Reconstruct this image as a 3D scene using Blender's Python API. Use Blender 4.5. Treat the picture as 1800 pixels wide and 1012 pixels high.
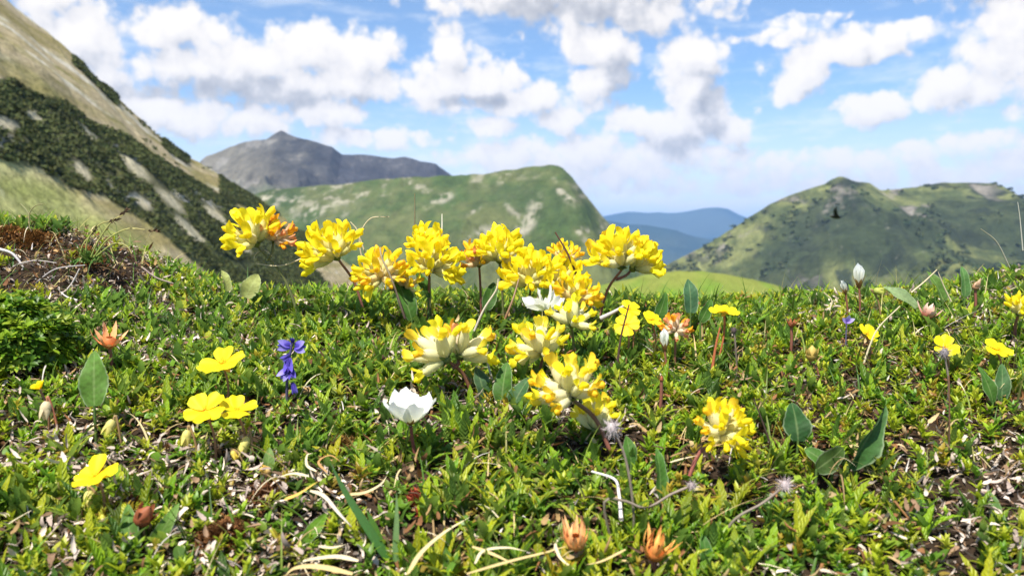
import bpy, math, random
import numpy as np
from mathutils import Vector, Matrix
for _o in list(bpy.data.objects):
    bpy.data.objects.remove(_o)
scene = bpy.context.scene
COL = scene.collection
R = math.radians

# ------------------------------------------------------------------ camera
F = 1413.0            # focal length in photo pixels (photo 1800 x 1012)
PITCH = math.atan(86 / F)
cam_d = bpy.data.cameras.new('camera')
cam = bpy.data.objects.new('camera', cam_d)
COL.objects.link(cam)
cam_d.sensor_width = 36
cam_d.lens = 36 * F / 1800
cam_d.clip_start = 0.01
cam_d.clip_end = 60000
cam.location = (0, 0, 0)
cam.rotation_euler = (R(90) - PITCH, 0, 0)
cam_d.dof.use_dof = True
cam_d.dof.focus_distance = 0.52
cam_d.dof.aperture_fstop = 16
scene.camera = cam

# ------------------------------------------------------------------ light
SUN_EL, SUN_AZ = R(60), R(-152)          # azimuth clockwise from +Y
sun_dir = Vector((math.sin(SUN_AZ) * math.cos(SUN_EL), math.cos(SUN_AZ) * math.cos(SUN_EL), math.sin(SUN_EL)))
sd = bpy.data.lights.new('sun', 'SUN')
sd.energy = 5.0
sd.angle = R(0.5)
sd.color = (1.0, 0.95, 0.86)
sun = bpy.data.objects.new('sun', sd)
COL.objects.link(sun)
sun.rotation_euler = sun_dir.to_track_quat('Z', 'Y').to_euler()
scene.view_settings.view_transform = 'Standard'
scene.view_settings.look = 'None'
scene.view_settings.exposure = 0.95
scene.view_settings.gamma = 1
scene.render.engine = 'CYCLES'
scene.cycles.max_bounces = 8
scene.cycles.diffuse_bounces = 3
scene.cycles.transparent_max_bounces = 8
scene.cycles.volume_bounces = 0

# ------------------------------------------------------------------ sky (world): Nishita air with cumulus clouds by direction
world = bpy.data.worlds.new("World")
scene.world = world
world.use_nodes = True


class NT:
    """small helper for node trees"""
    def __init__(self, tree):
        self.t = tree

    def node(self, kind, **kw):
        n = self.t.nodes.new(kind)
        for k, v in kw.items():
            setattr(n, k, v)
        return n

    def put(self, sock, v):
        if isinstance(v, bpy.types.NodeSocket):
            self.t.links.new(v, sock)
        else:
            sock.default_value = v

    def m(self, op, a, b=0.0, c=None, clamp=False):
        n = self.node('ShaderNodeMath', operation=op, use_clamp=clamp)
        self.put(n.inputs[0], a)
        self.put(n.inputs[1], b)
        if c is not None:
            self.put(n.inputs[2], c)
        return n.outputs[0]

    def v(self, op, a, b=(0, 0, 0), out=0):
        n = self.node('ShaderNodeVectorMath', operation=op)
        self.put(n.inputs[0], a)
        if len(n.inputs) > 1:
            self.put(n.inputs[1], b)
        return n.outputs[out]

    def mix(self, fac, a, b, blend='MIX'):
        n = self.node('ShaderNodeMix', data_type='RGBA', blend_type=blend)
        self.put(n.inputs[0], fac)
        self.put(n.inputs[6], a)
        self.put(n.inputs[7], b)
        return n.outputs[2]

    def noise(self, vec, scale, detail=4, rough=0.5, col=False, dist=0.0, dim='3D'):
        n = self.node('ShaderNodeTexNoise', noise_dimensions=dim)
        if vec is not None:
            self.put(n.inputs['Vector'], vec)
        n.inputs['Scale'].default_value = scale
        n.inputs['Detail'].default_value = detail
        n.inputs['Roughness'].default_value = rough
        n.inputs['Distortion'].default_value = dist
        return n.outputs[1 if col else 0]

    def ramp(self, fac, stops):
        n = self.node('ShaderNodeValToRGB')
        self.put(n.inputs[0], fac)
        e = n.color_ramp.elements
        while len(e) < len(stops):
            e.new(0.5)
        for el, (p, c) in zip(e, stops):
            el.position = p
            el.color = (c[0], c[1], c[2], 1) if not isinstance(c, (int, float)) else (c, c, c, 1)
        return n.outputs[0]

    def maprange(self, v, a, b, c=0.0, d=1.0, smooth=True):
        n = self.node('ShaderNodeMapRange')
        if smooth:
            n.interpolation_type = 'SMOOTHSTEP'
        self.put(n.inputs[0], v)
        for i, x in enumerate((a, b, c, d)):
            n.inputs[i + 1].default_value = x
        return n.outputs[0]


# each cumulus mass as a soft ellipse on the sky: azimuth, elevation, radii (all in 1/1413 rad), strength
CLOUDS = [
    (170, 60, 60, 48, 1), (215, 120, 75, 65, 1), (235, 170, 50, 40, .9), (340, 90, 85, 36, 1), (395, 100, 40, 22, .8),
    (450, 128, 90, 52, 1), (560, 108, 95, 46, 1), (640, 120, 75, 52, 1), (360, 158, 90, 42, 1), (500, 168, 130, 36, 1), (630, 165, 80, 34, .9),
    (320, 225, 130, 36, 1), (460, 225, 90, 30, .9), (590, 208, 75, 28, 1), (670, 250, 110, 20, .8), (250, 205, 60, 30, .8),
    (795, 112, 44, 52, 1), (775, 160, 80, 44, 1), (860, 150, 75, 48, 1), (930, 182, 70, 34, .95), (985, 212, 50, 26, .9), (862, 228, 46, 22, .8),
    (1050, 100, 75, 46, 1), (1045, 155, 66, 44, 1), (1010, 85, 36, 34, .8), (1130, 50, 70, 34, .8), (960, 8, 250, 48, 1), (1040, 20, 180, 52, 1),
    (1208, 122, 60, 50, 1), (1202, 168, 58, 46, 1), (1225, 215, 66, 44, 1), (1180, 250, 60, 44, 1), (1285, 230, 30, 34, 1), (1115, 218, 48, 30, .9), (1150, 225, 50, 40, .9),
    (930, 282, 130, 36, .8), (1060, 285, 160, 46, .8), (1230, 292, 130, 26, .6), (1200, 320, 300, 24, .45),
    (1385, 152, 54, 44, 1), (1365, 175, 36, 28, .9), (1455, 122, 110, 28, .95), (1400, 98, 120, 14, .55), (1540, 108, 50, 18, .6),
    (1690, 105, 72, 54, 1), (1700, 160, 125, 56, 1), (1790, 130, 90, 80, 1), (1600, 195, 85, 32, 1), (1490, 212, 54, 32, 1), (1760, 215, 100, 30, .9),
    (1620, 38, 95, 30, .9), (1725, 45, 110, 44, .9), (1810, 40, 90, 70, .9), (1265, 35, 40, 26, .5), (1390, 75, 60, 12, .4),
    (240, 4, 220, 34, .9), (330, -2, 180, 30, .9), (610, -2, 34, 12, .8), (60, 20, 120, 40, .7),
    (1580, 300, 230, 30, .5), (1700, 288, 160, 24, .5), (1480, 290, 60, 18, .6), (1620, 330, 260, 26, .5), (-160, 120, 180, 90, 1), (2050, 90, 160, 100, 1),
]
GREY = [(1010, 0, 290, 95), (470, 182, 230, 30), (1240, 200, 40, 70), (1190, 262, 60, 26), (830, 184, 90, 16), (1700, 40, 160, 40), (330, 190, 110, 20), (1780, 225, 120, 26), (240, 8, 230, 30), (1090, 150, 40, 70)]


def sky_cloud_group():
    g = bpy.data.node_groups.new('cumulus_density', 'ShaderNodeTree')
    g.interface.new_socket('Dir', in_out='INPUT', socket_type='NodeSocketVector')
    g.interface.new_socket('Density', in_out='OUTPUT', socket_type='NodeSocketFloat')
    n = NT(g)
    gi, go = n.node('NodeGroupInput'), n.node('NodeGroupOutput')
    p0 = gi.outputs[0]
    w = n.v('SUBTRACT', n.noise(p0, 14, 4, .55, True, dim='2D'), (.5, .5, .5))
    p = n.v('ADD', p0, n.v('MULTIPLY', w, (.030, .024, 0)))
    acc = None
    for (cx, cy, rx, ry, a) in CLOUDS:
        c = ((cx - 900) / F, (420 - cy) / F, 0)
        q = n.v('MULTIPLY', n.v('SUBTRACT', p, c), (F / (rx * 1.14), F / (ry * 1.13), 0))
        d = n.m('SUBTRACT', 1.0, n.v('LENGTH', q, out=1))
        if a != 1:
            d = n.m('MULTIPLY', d, a) if a > .85 else n.m('MINIMUM', n.m('ADD', d, .08), a * .62)
        acc = d if acc is None else n.m('SMOOTH_MAX', acc, d, 0.18)
    f1 = n.noise(p0, 30, 7, .60, dim='2D')
    pw = n.v('ADD', p0, n.v('MULTIPLY', n.v('SUBTRACT', n.noise(p0, 70, 3, .6, True, dim='2D'), (.5, .5, .5)), (.012, .010, 0)))
    puff = None
    for sc_, am in ((34, .52), (82, .30)):
        vo = n.node('ShaderNodeTexVoronoi', feature='SMOOTH_F1', voronoi_dimensions='2D')
        n.put(vo.inputs['Vector'], pw)
        vo.inputs['Scale'].default_value = sc_
        vo.inputs['Smoothness'].default_value = .18
        q = n.m('MULTIPLY', n.m('SUBTRACT', .42, vo.outputs[0]), am * 2.3)
        puff = q if puff is None else n.m('ADD', puff, q)
    acc = n.m('MAXIMUM', acc, -1.5)
    d = n.m('ADD', acc, n.m('MULTIPLY', n.m('SUBTRACT', f1, .5), .80))
    d = n.m('ADD', d, n.m('MULTIPLY', puff, .40))
    n.put(go.inputs[0], n.m('SUBTRACT', d, .0))
    return g


def build_world():
    t = world.node_tree
    t.nodes.clear()
    n = NT(t)
    out, bg = n.node('ShaderNodeOutputWorld'), n.node('ShaderNodeBackground')
    sky = n.node('ShaderNodeTexSky', sky_type='NISHITA')
    sky.sun_disc = False
    sky.sun_elevation = SUN_EL
    sky.sun_rotation = SUN_AZ
    sky.altitude = 1900
    sky.air_density = 1.0
    sky.dust_density = 0.6
    sky.ozone_density = 1.3
    tc = n.node('ShaderNodeTexCoord')
    sx = n.node('ShaderNodeSeparateXYZ')
    n.put(sx.inputs[0], tc.outputs['Generated'])
    az = n.m('ARCTAN2', sx.outputs[0], sx.outputs[1])
    el = n.m('ARCSINE', sx.outputs[2])
    cx = n.node('ShaderNodeCombineXYZ')
    n.put(cx.inputs[0], az)
    n.put(cx.inputs[1], el)
    p = cx.outputs[0]
    g = sky_cloud_group()

    def dens(vec):
        k = n.node('ShaderNodeGroup')
        k.node_tree = g
        n.put(k.inputs[0], vec)
        return k.outputs[0]
    d0 = dens(p)
    d1 = dens(n.v('ADD', p, (-.009, .021, 0)))
    grey = None
    for (gx, gy, rx, ry) in GREY:
        q = n.v('MULTIPLY', n.v('SUBTRACT', p, ((gx - 900) / F, (420 - gy) / F, 0)), (F / rx, F / ry, 0))
        e = n.m('SUBTRACT', 1.0, n.v('LENGTH', q, out=1))
        grey = e if grey is None else n.m('MAXIMUM', grey, e)
    grey = n.maprange(n.m('ADD', grey, n.m('MULTIPLY', n.m('SUBTRACT', n.noise(p, 26, 5, .6, dim='2D'), .5), 1.1)), -.05, .75)
    alpha = n.maprange(d0, -0.04, 0.44)
    lit = n.m('ADD', .69, n.m('MULTIPLY', n.m('SUBTRACT', d0, d1), .44))
    lit = n.m('SUBTRACT', lit, n.m('MULTIPLY', grey, .40), clamp=True)
    lit = n.m('ADD', lit, n.m('MULTIPLY', n.m('SUBTRACT', n.noise(p, 42, 6, .66, dim='2D'), .5), .34), clamp=True)
    ccol = n.ramp(lit, [(0.0, (.40, .43, .50)), (.35, (.60, .63, .70)), (.6, (.86, .87, .91)), (.84, (.98, .98, .98)), (1, (1.0, 1.0, 1.0))])
    CS = 9.7
    ccol = n.v('MULTIPLY', ccol, (CS * 1.07, CS * 1.01, CS * .93))
    skyc = n.v('MULTIPLY', sky.outputs[0], SKY_TINT)
    # milky air low over the horizon and thin veils between the cumulus
    low = n.maprange(el, 0.0, 0.20, 1, 0)
    veil = n.maprange(n.noise(n.v('MULTIPLY', p, (6, 22, 1)), 1.6, 4, .6, dim='2D'), .46, .78)
    haze = n.m('ADD', n.m('MULTIPLY', low, .80), n.m('MULTIPLY_ADD', veil, .30, .10), clamp=True)
    skyc = n.mix(haze, skyc, (10.4, 10.4, 10.0, 1))
    c = n.mix(n.m('MULTIPLY', alpha, .97), skyc, ccol)
    n.put(bg.inputs[0], c)
    bg.inputs[1].default_value = 0.060
    n.put(out.inputs[0], bg.outputs[0])


SKY_TINT = (.95, 1.36, 1.62)
world.cycles.sampling_method = 'MANUAL'
world.cycles.sample_map_resolution = 256
build_world()
# ------------------------------------------------------------------ helpers
RNG = np.random.default_rng(7)
random.seed(7)


def ray(px, py):
    """direction through a photo pixel"""
    f = np.array([0, math.cos(PITCH), -math.sin(PITCH)])
    u = np.array([0, math.sin(PITCH), math.cos(PITCH)])
    return f + (px - 900) / F * np.array([1.0, 0, 0]) + (506 - py) / F * u


def at(px, py, Y):
    d = ray(px, py)
    return d * (Y / d[1])


def project(P):
    P = np.asarray(P, float)
    cp, sp = math.cos(PITCH), math.sin(PITCH)
    z = P[..., 1] * cp - P[..., 2] * sp
    h = P[..., 1] * sp + P[..., 2] * cp
    return 900 + F * P[..., 0] / z, 506 - F * h / z


def _hash(ix, iy, seed):
    h = (ix.astype(np.int64) * 374761393 + iy.astype(np.int64) * 668265263 + seed * 974634777) & 0x7fffffff
    h = ((h ^ (h >> 13)) * 1274126177) & 0x7fffffff
    h = h ^ (h >> 16)
    return (h & 0xffff) / 65535.0


def vnoise(x, y, seed=0):
    x, y = np.asarray(x, float), np.asarray(y, float)
    ix, iy = np.floor(x), np.floor(y)
    fx, fy = x - ix, y - iy
    fx, fy = fx * fx * fx * (fx * (fx * 6 - 15) + 10), fy * fy * fy * (fy * (fy * 6 - 15) + 10)
    a, b = _hash(ix, iy, seed), _hash(ix + 1, iy, seed)
    c, d = _hash(ix, iy + 1, seed), _hash(ix + 1, iy + 1, seed)
    return (a * (1 - fx) + b * fx) * (1 - fy) + (c * (1 - fx) + d * fx) * fy


def fbm(x, y, oct=5, seed=0, rough=.5, ridged=False):
    s, a, t = 0, 1.0, 0
    for k in range(oct):
        v = vnoise(x * 2.03 ** k + 17.3 * k, y * 2.03 ** k - 9.1 * k, seed + k)
        if ridged:
            v = 1 - np.abs(2 * v - 1)
        s = s + a * v
        t += a
        a *= rough
    return s / t


def sstep(a, b, x):
    t = np.clip((x - a) / (b - a), 0, 1)
    return t * t * (3 - 2 * t)


def make_mesh(name, verts, faces, col=None, uv=None, mats=(), mi=None, smooth=True):
    """verts (n,3), faces (m,k) all the same size; col per vertex; uv per vertex"""
    verts, faces = np.asarray(verts, np.float32).reshape(-1, 3), np.asarray(faces, np.int32)
    me = bpy.data.meshes.new(name)
    m, k = faces.shape
    me.vertices.add(len(verts))
    me.vertices.foreach_set('co', verts.ravel())
    me.loops.add(m * k)
    me.loops.foreach_set('vertex_index', faces.ravel())
    me.polygons.add(m)
    me.polygons.foreach_set('loop_start', np.arange(0, m * k, k, dtype=np.int32))
    if mi is not None:
        me.polygons.foreach_set('material_index', np.asarray(mi, np.int32))
    for mt in mats:
        me.materials.append(mt)
    me.update(calc_edges=True)
    me.polygons.foreach_set('use_smooth', np.full(m, smooth, bool))
    if col is not None:
        c = np.ones((len(verts), 4), np.float32)
        c[:, :3] = np.asarray(col).reshape(-1, 3)
        ca = me.color_attributes.new('Col', 'FLOAT_COLOR', 'POINT')
        ca.data.foreach_set('color', c.ravel())
    if uv is not None:
        ul = me.uv_layers.new(name='UVMap')
        ul.data.foreach_set('uv', np.asarray(uv, np.float32).reshape(-1, 2)[faces.ravel()].ravel())
    me.validate()
    return me


def obj(name, me, parent=None, loc=None):
    o = bpy.data.objects.new(name, me)
    COL.objects.link(o)
    if parent is not None:
        o.parent = parent
    if loc is not None:
        o.location = loc
    return o


def tag(o, label=None, cat=None, group=None, kind=None):
    for k, v in (('label', label), ('category', cat), ('group', group), ('kind', kind)):
        if v:
            o[k] = v
    return o


def grid_faces(nu, nv):
    """quads of a grid whose vertex index is i * nv + j"""
    i, j = np.meshgrid(np.arange(nu - 1), np.arange(nv - 1), indexing='ij')
    a = (i * nv + j).ravel()
    return np.stack([a, a + nv, a + nv + 1, a + 1], 1)


def nrm(v):
    return v / np.maximum(np.linalg.norm(v, axis=-1, keepdims=True), 1e-12)


class Bag:
    """collects quads of many pieces for one mesh"""
    def __init__(self):
        self.V, self.Fc, self.C, self.U, self.M, self.n = [], [], [], [], [], 0

    def add(self, v, f, c, uv=None, m=0):
        v = np.asarray(v, float).reshape(-1, 3)
        f = np.asarray(f)
        self.V.append(v)
        self.Fc.append(f + self.n)
        c = np.asarray(c, float)
        self.C.append(np.broadcast_to(c, v.shape) if c.ndim == 1 else c.reshape(-1, 3))
        self.U.append(np.zeros((len(v), 2)) if uv is None else np.asarray(uv, float).reshape(-1, 2))
        self.M.append(np.full(len(f), m))
        self.n += len(v)
        return self

    def mesh(self, name, mats, smooth=True):
        return make_mesh(name, np.concatenate(self.V), np.concatenate(self.Fc), np.concatenate(self.C), np.concatenate(self.U), mats, np.concatenate(self.M), smooth)


def strips(P, D, N, L, W, prof, nseg=6, curl=0.0, fold=0.0, serr=0.0, colb=None, colt=None, wave=0.0):
    """many leaf blades at once. P base, D growth direction, N upper face normal (n,3); prof(t) -> relative width.
    Returns verts, faces, cols, uv"""
    P, D, N = (np.asarray(a, float).reshape(-1, 3) for a in (P, D, N))
    n = len(P)
    D = nrm(D)
    N = nrm(N - D * (N * D).sum(1, keepdims=True))
    S = np.cross(D, N)
    L, W = np.broadcast_to(L, n).astype(float), np.broadcast_to(W, n).astype(float)
    curl, fold = np.broadcast_to(curl, n).astype(float), np.broadcast_to(fold, n).astype(float)
    t = np.linspace(0, 1, nseg + 1)
    w = prof(t)
    if serr:
        w = w * (1 + serr * np.where(np.arange(nseg + 1) % 2 == 0, -1, 1))
    k = curl[:, None]
    ph = k * t[None]
    kk = np.where(np.abs(k) < 1e-3, 1e-3, k)
    a, b = np.sin(kk * t) / kk, (1 - np.cos(kk * t)) / kk
    C = P[:, None] + L[:, None, None] * (a[..., None] * D[:, None] + b[..., None] * N[:, None])
    Nt = np.cos(ph)[..., None] * N[:, None] - np.sin(ph)[..., None] * D[:, None]
    hw = (W[:, None] * w[None] * .5)[..., None]
    Sd = S[:, None]
    up = Nt * (np.sin(fold)[:, None, None])
    sdv = Sd * (np.cos(fold)[:, None, None])
    if wave:
        wv = np.sin(t * 9 + RNG.uniform(0, 6, (n, 1)))[..., None] * wave
        up1, up2 = up + Nt * wv, up - Nt * wv
    else:
        up1 = up2 = up
    V = np.stack([C - sdv * hw + up1 * hw, C, C + sdv * hw + up2 * hw], 2)      # n, nseg+1, 3, 3
    base = (np.arange(n) * (nseg + 1) * 3)[:, None, None]
    r = (np.arange(nseg) * 3)[None, :, None]
    c2 = np.arange(2)[None, None, :]
    q = base + r + c2
    faces = np.stack([q, q + 1, q + 4, q + 3], -1).reshape(-1, 4)
    uv = np.empty((n, nseg + 1, 3, 2))
    uv[..., 0] = np.array([0, .5, 1])
    uv[..., 1] = t[None, :, None]
    colb = np.asarray(colb, float)
    colb = np.broadcast_to(colb, (n, 3))
    colt = colb if colt is None else np.broadcast_to(np.asarray(colt, float), (n, 3))
    tt = (t ** 1.3)[None, :, None, None]
    cols = np.broadcast_to(colb[:, None, None] * (1 - tt) + colt[:, None, None] * tt, V.shape)
    return V.reshape(-1, 3), faces, cols.reshape(-1, 3), uv.reshape(-1, 2)


def tube(pts, rad, ns=6, cap=True):
    pts = np.asarray(pts, float)
    m = len(pts)
    rad = np.broadcast_to(rad, m).astype(float)
    T = nrm(np.gradient(pts, axis=0))
    ref = np.array([1.0, 0, 0]) if abs(T[0][0]) < .8 else np.array([0, 0, 1.0])
    A = nrm(np.cross(T, np.broadcast_to(ref, T.shape)))
    B = np.cross(T, A)
    th = np.arange(ns) * 2 * math.pi / ns
    V = pts[:, None] + rad[:, None, None] * (np.cos(th)[None, :, None] * A[:, None] + np.sin(th)[None, :, None] * B[:, None])
    f = []
    for i in range(m - 1):
        for j in range(ns):
            k = (j + 1) % ns
            f.append((i * ns + j, i * ns + k, (i + 1) * ns + k, (i + 1) * ns + j))
    return V.reshape(-1, 3), np.array(f)


def spline(pts, n=12):
    """smooth curve through a few points"""
    pts = np.asarray(pts, float)
    m = len(pts)
    if m == 2:
        t = np.linspace(0, 1, n)[:, None]
        return pts[0] * (1 - t) + pts[1] * t
    ext = np.vstack([2 * pts[0] - pts[1], pts, 2 * pts[-1] - pts[-2]])
    out = []
    for u in np.linspace(0, m - 1 - 1e-9, n):
        i = int(u)
        t = u - i
        p0, p1, p2, p3 = ext[i], ext[i + 1], ext[i + 2], ext[i + 3]
        out.append(.5 * ((2 * p1) + (-p0 + p2) * t + (2 * p0 - 5 * p1 + 4 * p2 - p3) * t * t + (-p0 + 3 * p1 - 3 * p2 + p3) * t ** 3))
    return np.array(out)


def perp(d):
    d = np.asarray(d, float)
    r = np.array([0, 0, 1.0]) if abs(d[2]) < .9 else np.array([1.0, 0, 0])
    return nrm(np.cross(d, r))


# ------------------------------------------------------------------ materials
def leaf_mat(name, rough=.45, trans=.35, spec=.4, vein=0.0, under=None, sheen=0.0, hue=.015, val=.12, scale=900, bump=0.0):
    m = bpy.data.materials.new(name)
    m.use_nodes = True
    n = NT(m.node_tree)
    n.t.nodes.clear()
    out = n.node('ShaderNodeOutputMaterial')
    ca = n.node('ShaderNodeAttribute', attribute_name='Col')
    c = ca.outputs['Color']
    geo = n.node('ShaderNodeNewGeometry')
    tc = n.node('ShaderNodeTexCoord')
    nz = n.noise(geo.outputs['Position'], scale, 3, .6)
    hs = n.node('ShaderNodeHueSaturation')
    n.put(hs.inputs['Hue'], n.m('ADD', .5, n.m('MULTIPLY', n.m('SUBTRACT', nz, .5), hue * 2)))
    n.put(hs.inputs['Value'], n.m('ADD', 1.0, n.m('MULTIPLY', n.m('SUBTRACT', nz, .5), val * 4)))
    n.put(hs.inputs['Color'], c)
    c = hs.outputs[0]
    uvs = n.node('ShaderNodeSeparateXYZ')
    n.put(uvs.inputs[0], tc.outputs['UV'])
    ax = n.m('ABSOLUTE', n.m('SUBTRACT', uvs.outputs[0], .5))
    rib = n.m('SINE', n.m('SUBTRACT', n.m('MULTIPLY', uvs.outputs[1], 52.0), n.m('MULTIPLY', ax, 16.0)))
    if vein:
        mid = n.maprange(ax, 0.0, .07, 1, 0)
        c = n.mix(n.m('MULTIPLY', mid, vein), c, (.40, .48, .20, 1))
    if under is not None:
        c = n.mix(n.m('MULTIPLY', geo.outputs['Backfacing'], .75), c, (*under, 1))
    p = n.node('ShaderNodeBsdfPrincipled')
    n.put(p.inputs['Base Color'], c)
    p.inputs['Roughness'].default_value = rough
    p.inputs['Specular IOR Level'].default_value = spec
    if sheen:
        p.inputs['Sheen Weight'].default_value = sheen
    if bump:
        b = n.node('ShaderNodeBump')
        b.inputs['Strength'].default_value = bump
        b.inputs['Distance'].default_value = .0006
        n.put(b.inputs['Height'], n.m('ADD', n.m('MULTIPLY', rib, .5), n.m('MULTIPLY', nz, .6)))
        n.put(p.inputs['Normal'], b.outputs[0])
    if trans:
        tr = n.node('ShaderNodeBsdfTranslucent')
        n.put(tr.inputs[0], c)
        mx = n.node('ShaderNodeMixShader')
        mx.inputs[0].default_value = trans
        n.put(mx.inputs[1], p.outputs[0])
        n.put(mx.inputs[2], tr.outputs[0])
        n.put(out.inputs[0], mx.outputs[0])
    else:
        n.put(out.inputs[0], p.outputs[0])
    return m


def land_mat(name, scale, rock=0.0, rockcol=(.3, .28, .24), bumpd=1.0, detail=.5, strata=0.0):
    """land: the plant and rock colours painted by kind in 'Col', broken up by noise; real relief via bump"""
    m = bpy.data.materials.new(name)
    m.use_nodes = True
    n = NT(m.node_tree)
    n.t.nodes.clear()
    out, p = n.node('ShaderNodeOutputMaterial'), n.node('ShaderNodeBsdfPrincipled')
    ca = n.node('ShaderNodeAttribute', attribute_name='Col')
    geo = n.node('ShaderNodeNewGeometry')
    pos = geo.outputs['Position']
    n1 = n.noise(pos, scale, 8, .68)
    n2 = n.noise(pos, scale * 4.3, 6, .7)
    f = n.m('ADD', n.m('MULTIPLY', n1, .55), n.m('MULTIPLY', n2, .45))
    k = n.m('ADD', 1.0, n.m('MULTIPLY', n.m('SUBTRACT', f, .5), detail * 4))
    c = n.v('MULTIPLY', ca.outputs['Color'], n.v('ADD', (0, 0, 0), k))
    cmb = n.node('ShaderNodeCombineXYZ')
    for i in range(3):
        n.put(cmb.inputs[i], k)
    c = n.v('MULTIPLY', ca.outputs['Color'], cmb.outputs[0])
    if rock:
        rf = n.maprange(n.noise(pos, scale * 1.7, 9, .72), .60, .68)
        c = n.mix(n.m('MULTIPLY', rf, rock), c, (*rockcol, 1))
    n.put(p.inputs['Base Color'], c)
    p.inputs['Roughness'].default_value = .95
    p.inputs['Specular IOR Level'].default_value = .1
    b = n.node('ShaderNodeBump')
    b.inputs['Strength'].default_value = .9
    b.inputs['Distance'].default_value = bumpd
    n.put(b.inputs['Height'], f)
    n.put(p.inputs['Normal'], b.outputs[0])
    n.put(out.inputs[0], p.outputs[0])
    return m


# ------------------------------------------------------------------ the ground: a small crest of meadow, falling away to the valley
YC = 0.62
_cx = np.array([-400, -150, 0, 90, 180, 250, 310, 380, 450, 600, 900, 1100, 1250, 1400, 1500, 1600, 1700, 1760, 1820, 2000, 2300])
_cy = np.array([395, 392, 402, 412, 436, 474, 512, 530, 536, 538, 538, 540, 552, 546, 536, 534, 526, 512, 498, 486, 490])
_CX, _CZ = (_cx - 900) / F * YC, -(_cy - 420) / F * YC


def ground_z(x, y):
    x, y = np.asarray(x, float), np.asarray(y, float)
    zc = sum(np.interp(x + d, _CX, _CZ) for d in (-.02, -.008, .008, .02)) / 4
    t = (YC - y) / (YC - .29)
    tc = np.clip(t, 0, 1)
    zmean = -.052
    front = zc * (1 - tc) ** 1.6 + zmean * (1 - (1 - tc) ** 1.6) - .080 * tc ** 1.5
    tt = np.clip(t - 1, 0, None)
    front = front - .12 * tt / (1 + .25 * tt)
    d = np.clip(y - YC, 0, None)
    z = np.where(t >= 0, front, zc - .55 * d * d / (.22 + d))
    ex = np.clip(np.abs(x) - .9, 0, None)
    z = z - .35 * ex * ex / (.8 + ex)
    near = np.exp(-((x / 3) ** 2 + (y / 3) ** 2))
    z = z + near * (.010 * (fbm(x * 14, y * 14, 3, 3) - .5) + .006 * (fbm(x * 60, y * 60, 3, 5) - .5))
    return z


def far_z(x, y):
    r = np.hypot(x, y)
    return np.interp(r, [0, 2, 10, 30, 100, 500, 1500, 4000, 30000], [0, -.8, -4, -12, -45, -240, -480, -620, -620])


def land_z(x, y):
    r = np.hypot(x, y)
    w = sstep(1.6, 6, r)
    return ground_z(x, y) * (1 - w) + far_z(x, y) * w + w * r * .02 * (fbm(x / (3 + r * .2), y / (3 + r * .2), 4, 11) - .5)


def hit(px, py, lift=0.0):
    """point of the meadow surface seen at a photo pixel"""
    d = ray(px, py)
    ys = np.linspace(.16, 1.1, 1500)
    P = d[None] * (ys / d[1])[:, None]
    g = ground_z(P[:, 0], P[:, 1]) + lift
    k = np.nonzero(P[:, 2] <= g)[0]
    return P[k[0]] if len(k) else P[np.argmin(P[:, 2] - g)]


def G(px, Y):
    """root point on the meadow at distance Y under the photo column px"""
    x = (px - 900) / F * Y
    return np.array([x, Y, float(ground_z(x, Y))])


def build_ground():
    th = np.concatenate([np.linspace(-180, -62, 50)[:-1], np.linspace(-62, 62, 520), np.linspace(62, 180, 50)[1:]])
    th = np.radians(th)
    r = np.concatenate([[0.02, .06, .1], np.linspace(.14, 1.3, 190), np.geomspace(1.35, 20000, 110)])
    T, Rr = np.meshgrid(th, r, indexing='ij')
    X, Y = np.sin(T) * Rr, np.cos(T) * Rr
    Z = land_z(X, Y)
    V = np.stack([X, Y, Z], -1)
    far = sstep(2, 20, Rr)
    n1 = fbm(X * 30, Y * 30, 4, 21)
    soil = np.stack([.022 + .024 * n1, .015 + .014 * n1, .010 + .008 * n1], -1)
    n2 = fbm(X / 60, Y / 60, 5, 31)
    green = np.stack([.10 + .07 * n2, .15 + .05 * n2, .04 + .02 * n2], -1)
    col = soil * (1 - far[..., None]) + green * far[..., None]
    me = make_mesh('ground', V, grid_faces(len(th), len(r)), col, None, [land_mat('meadow_soil', 160, 0, bumpd=.002, detail=.5)])
    return tag(obj('ground', me), kind='structure')


build_ground()


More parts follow.
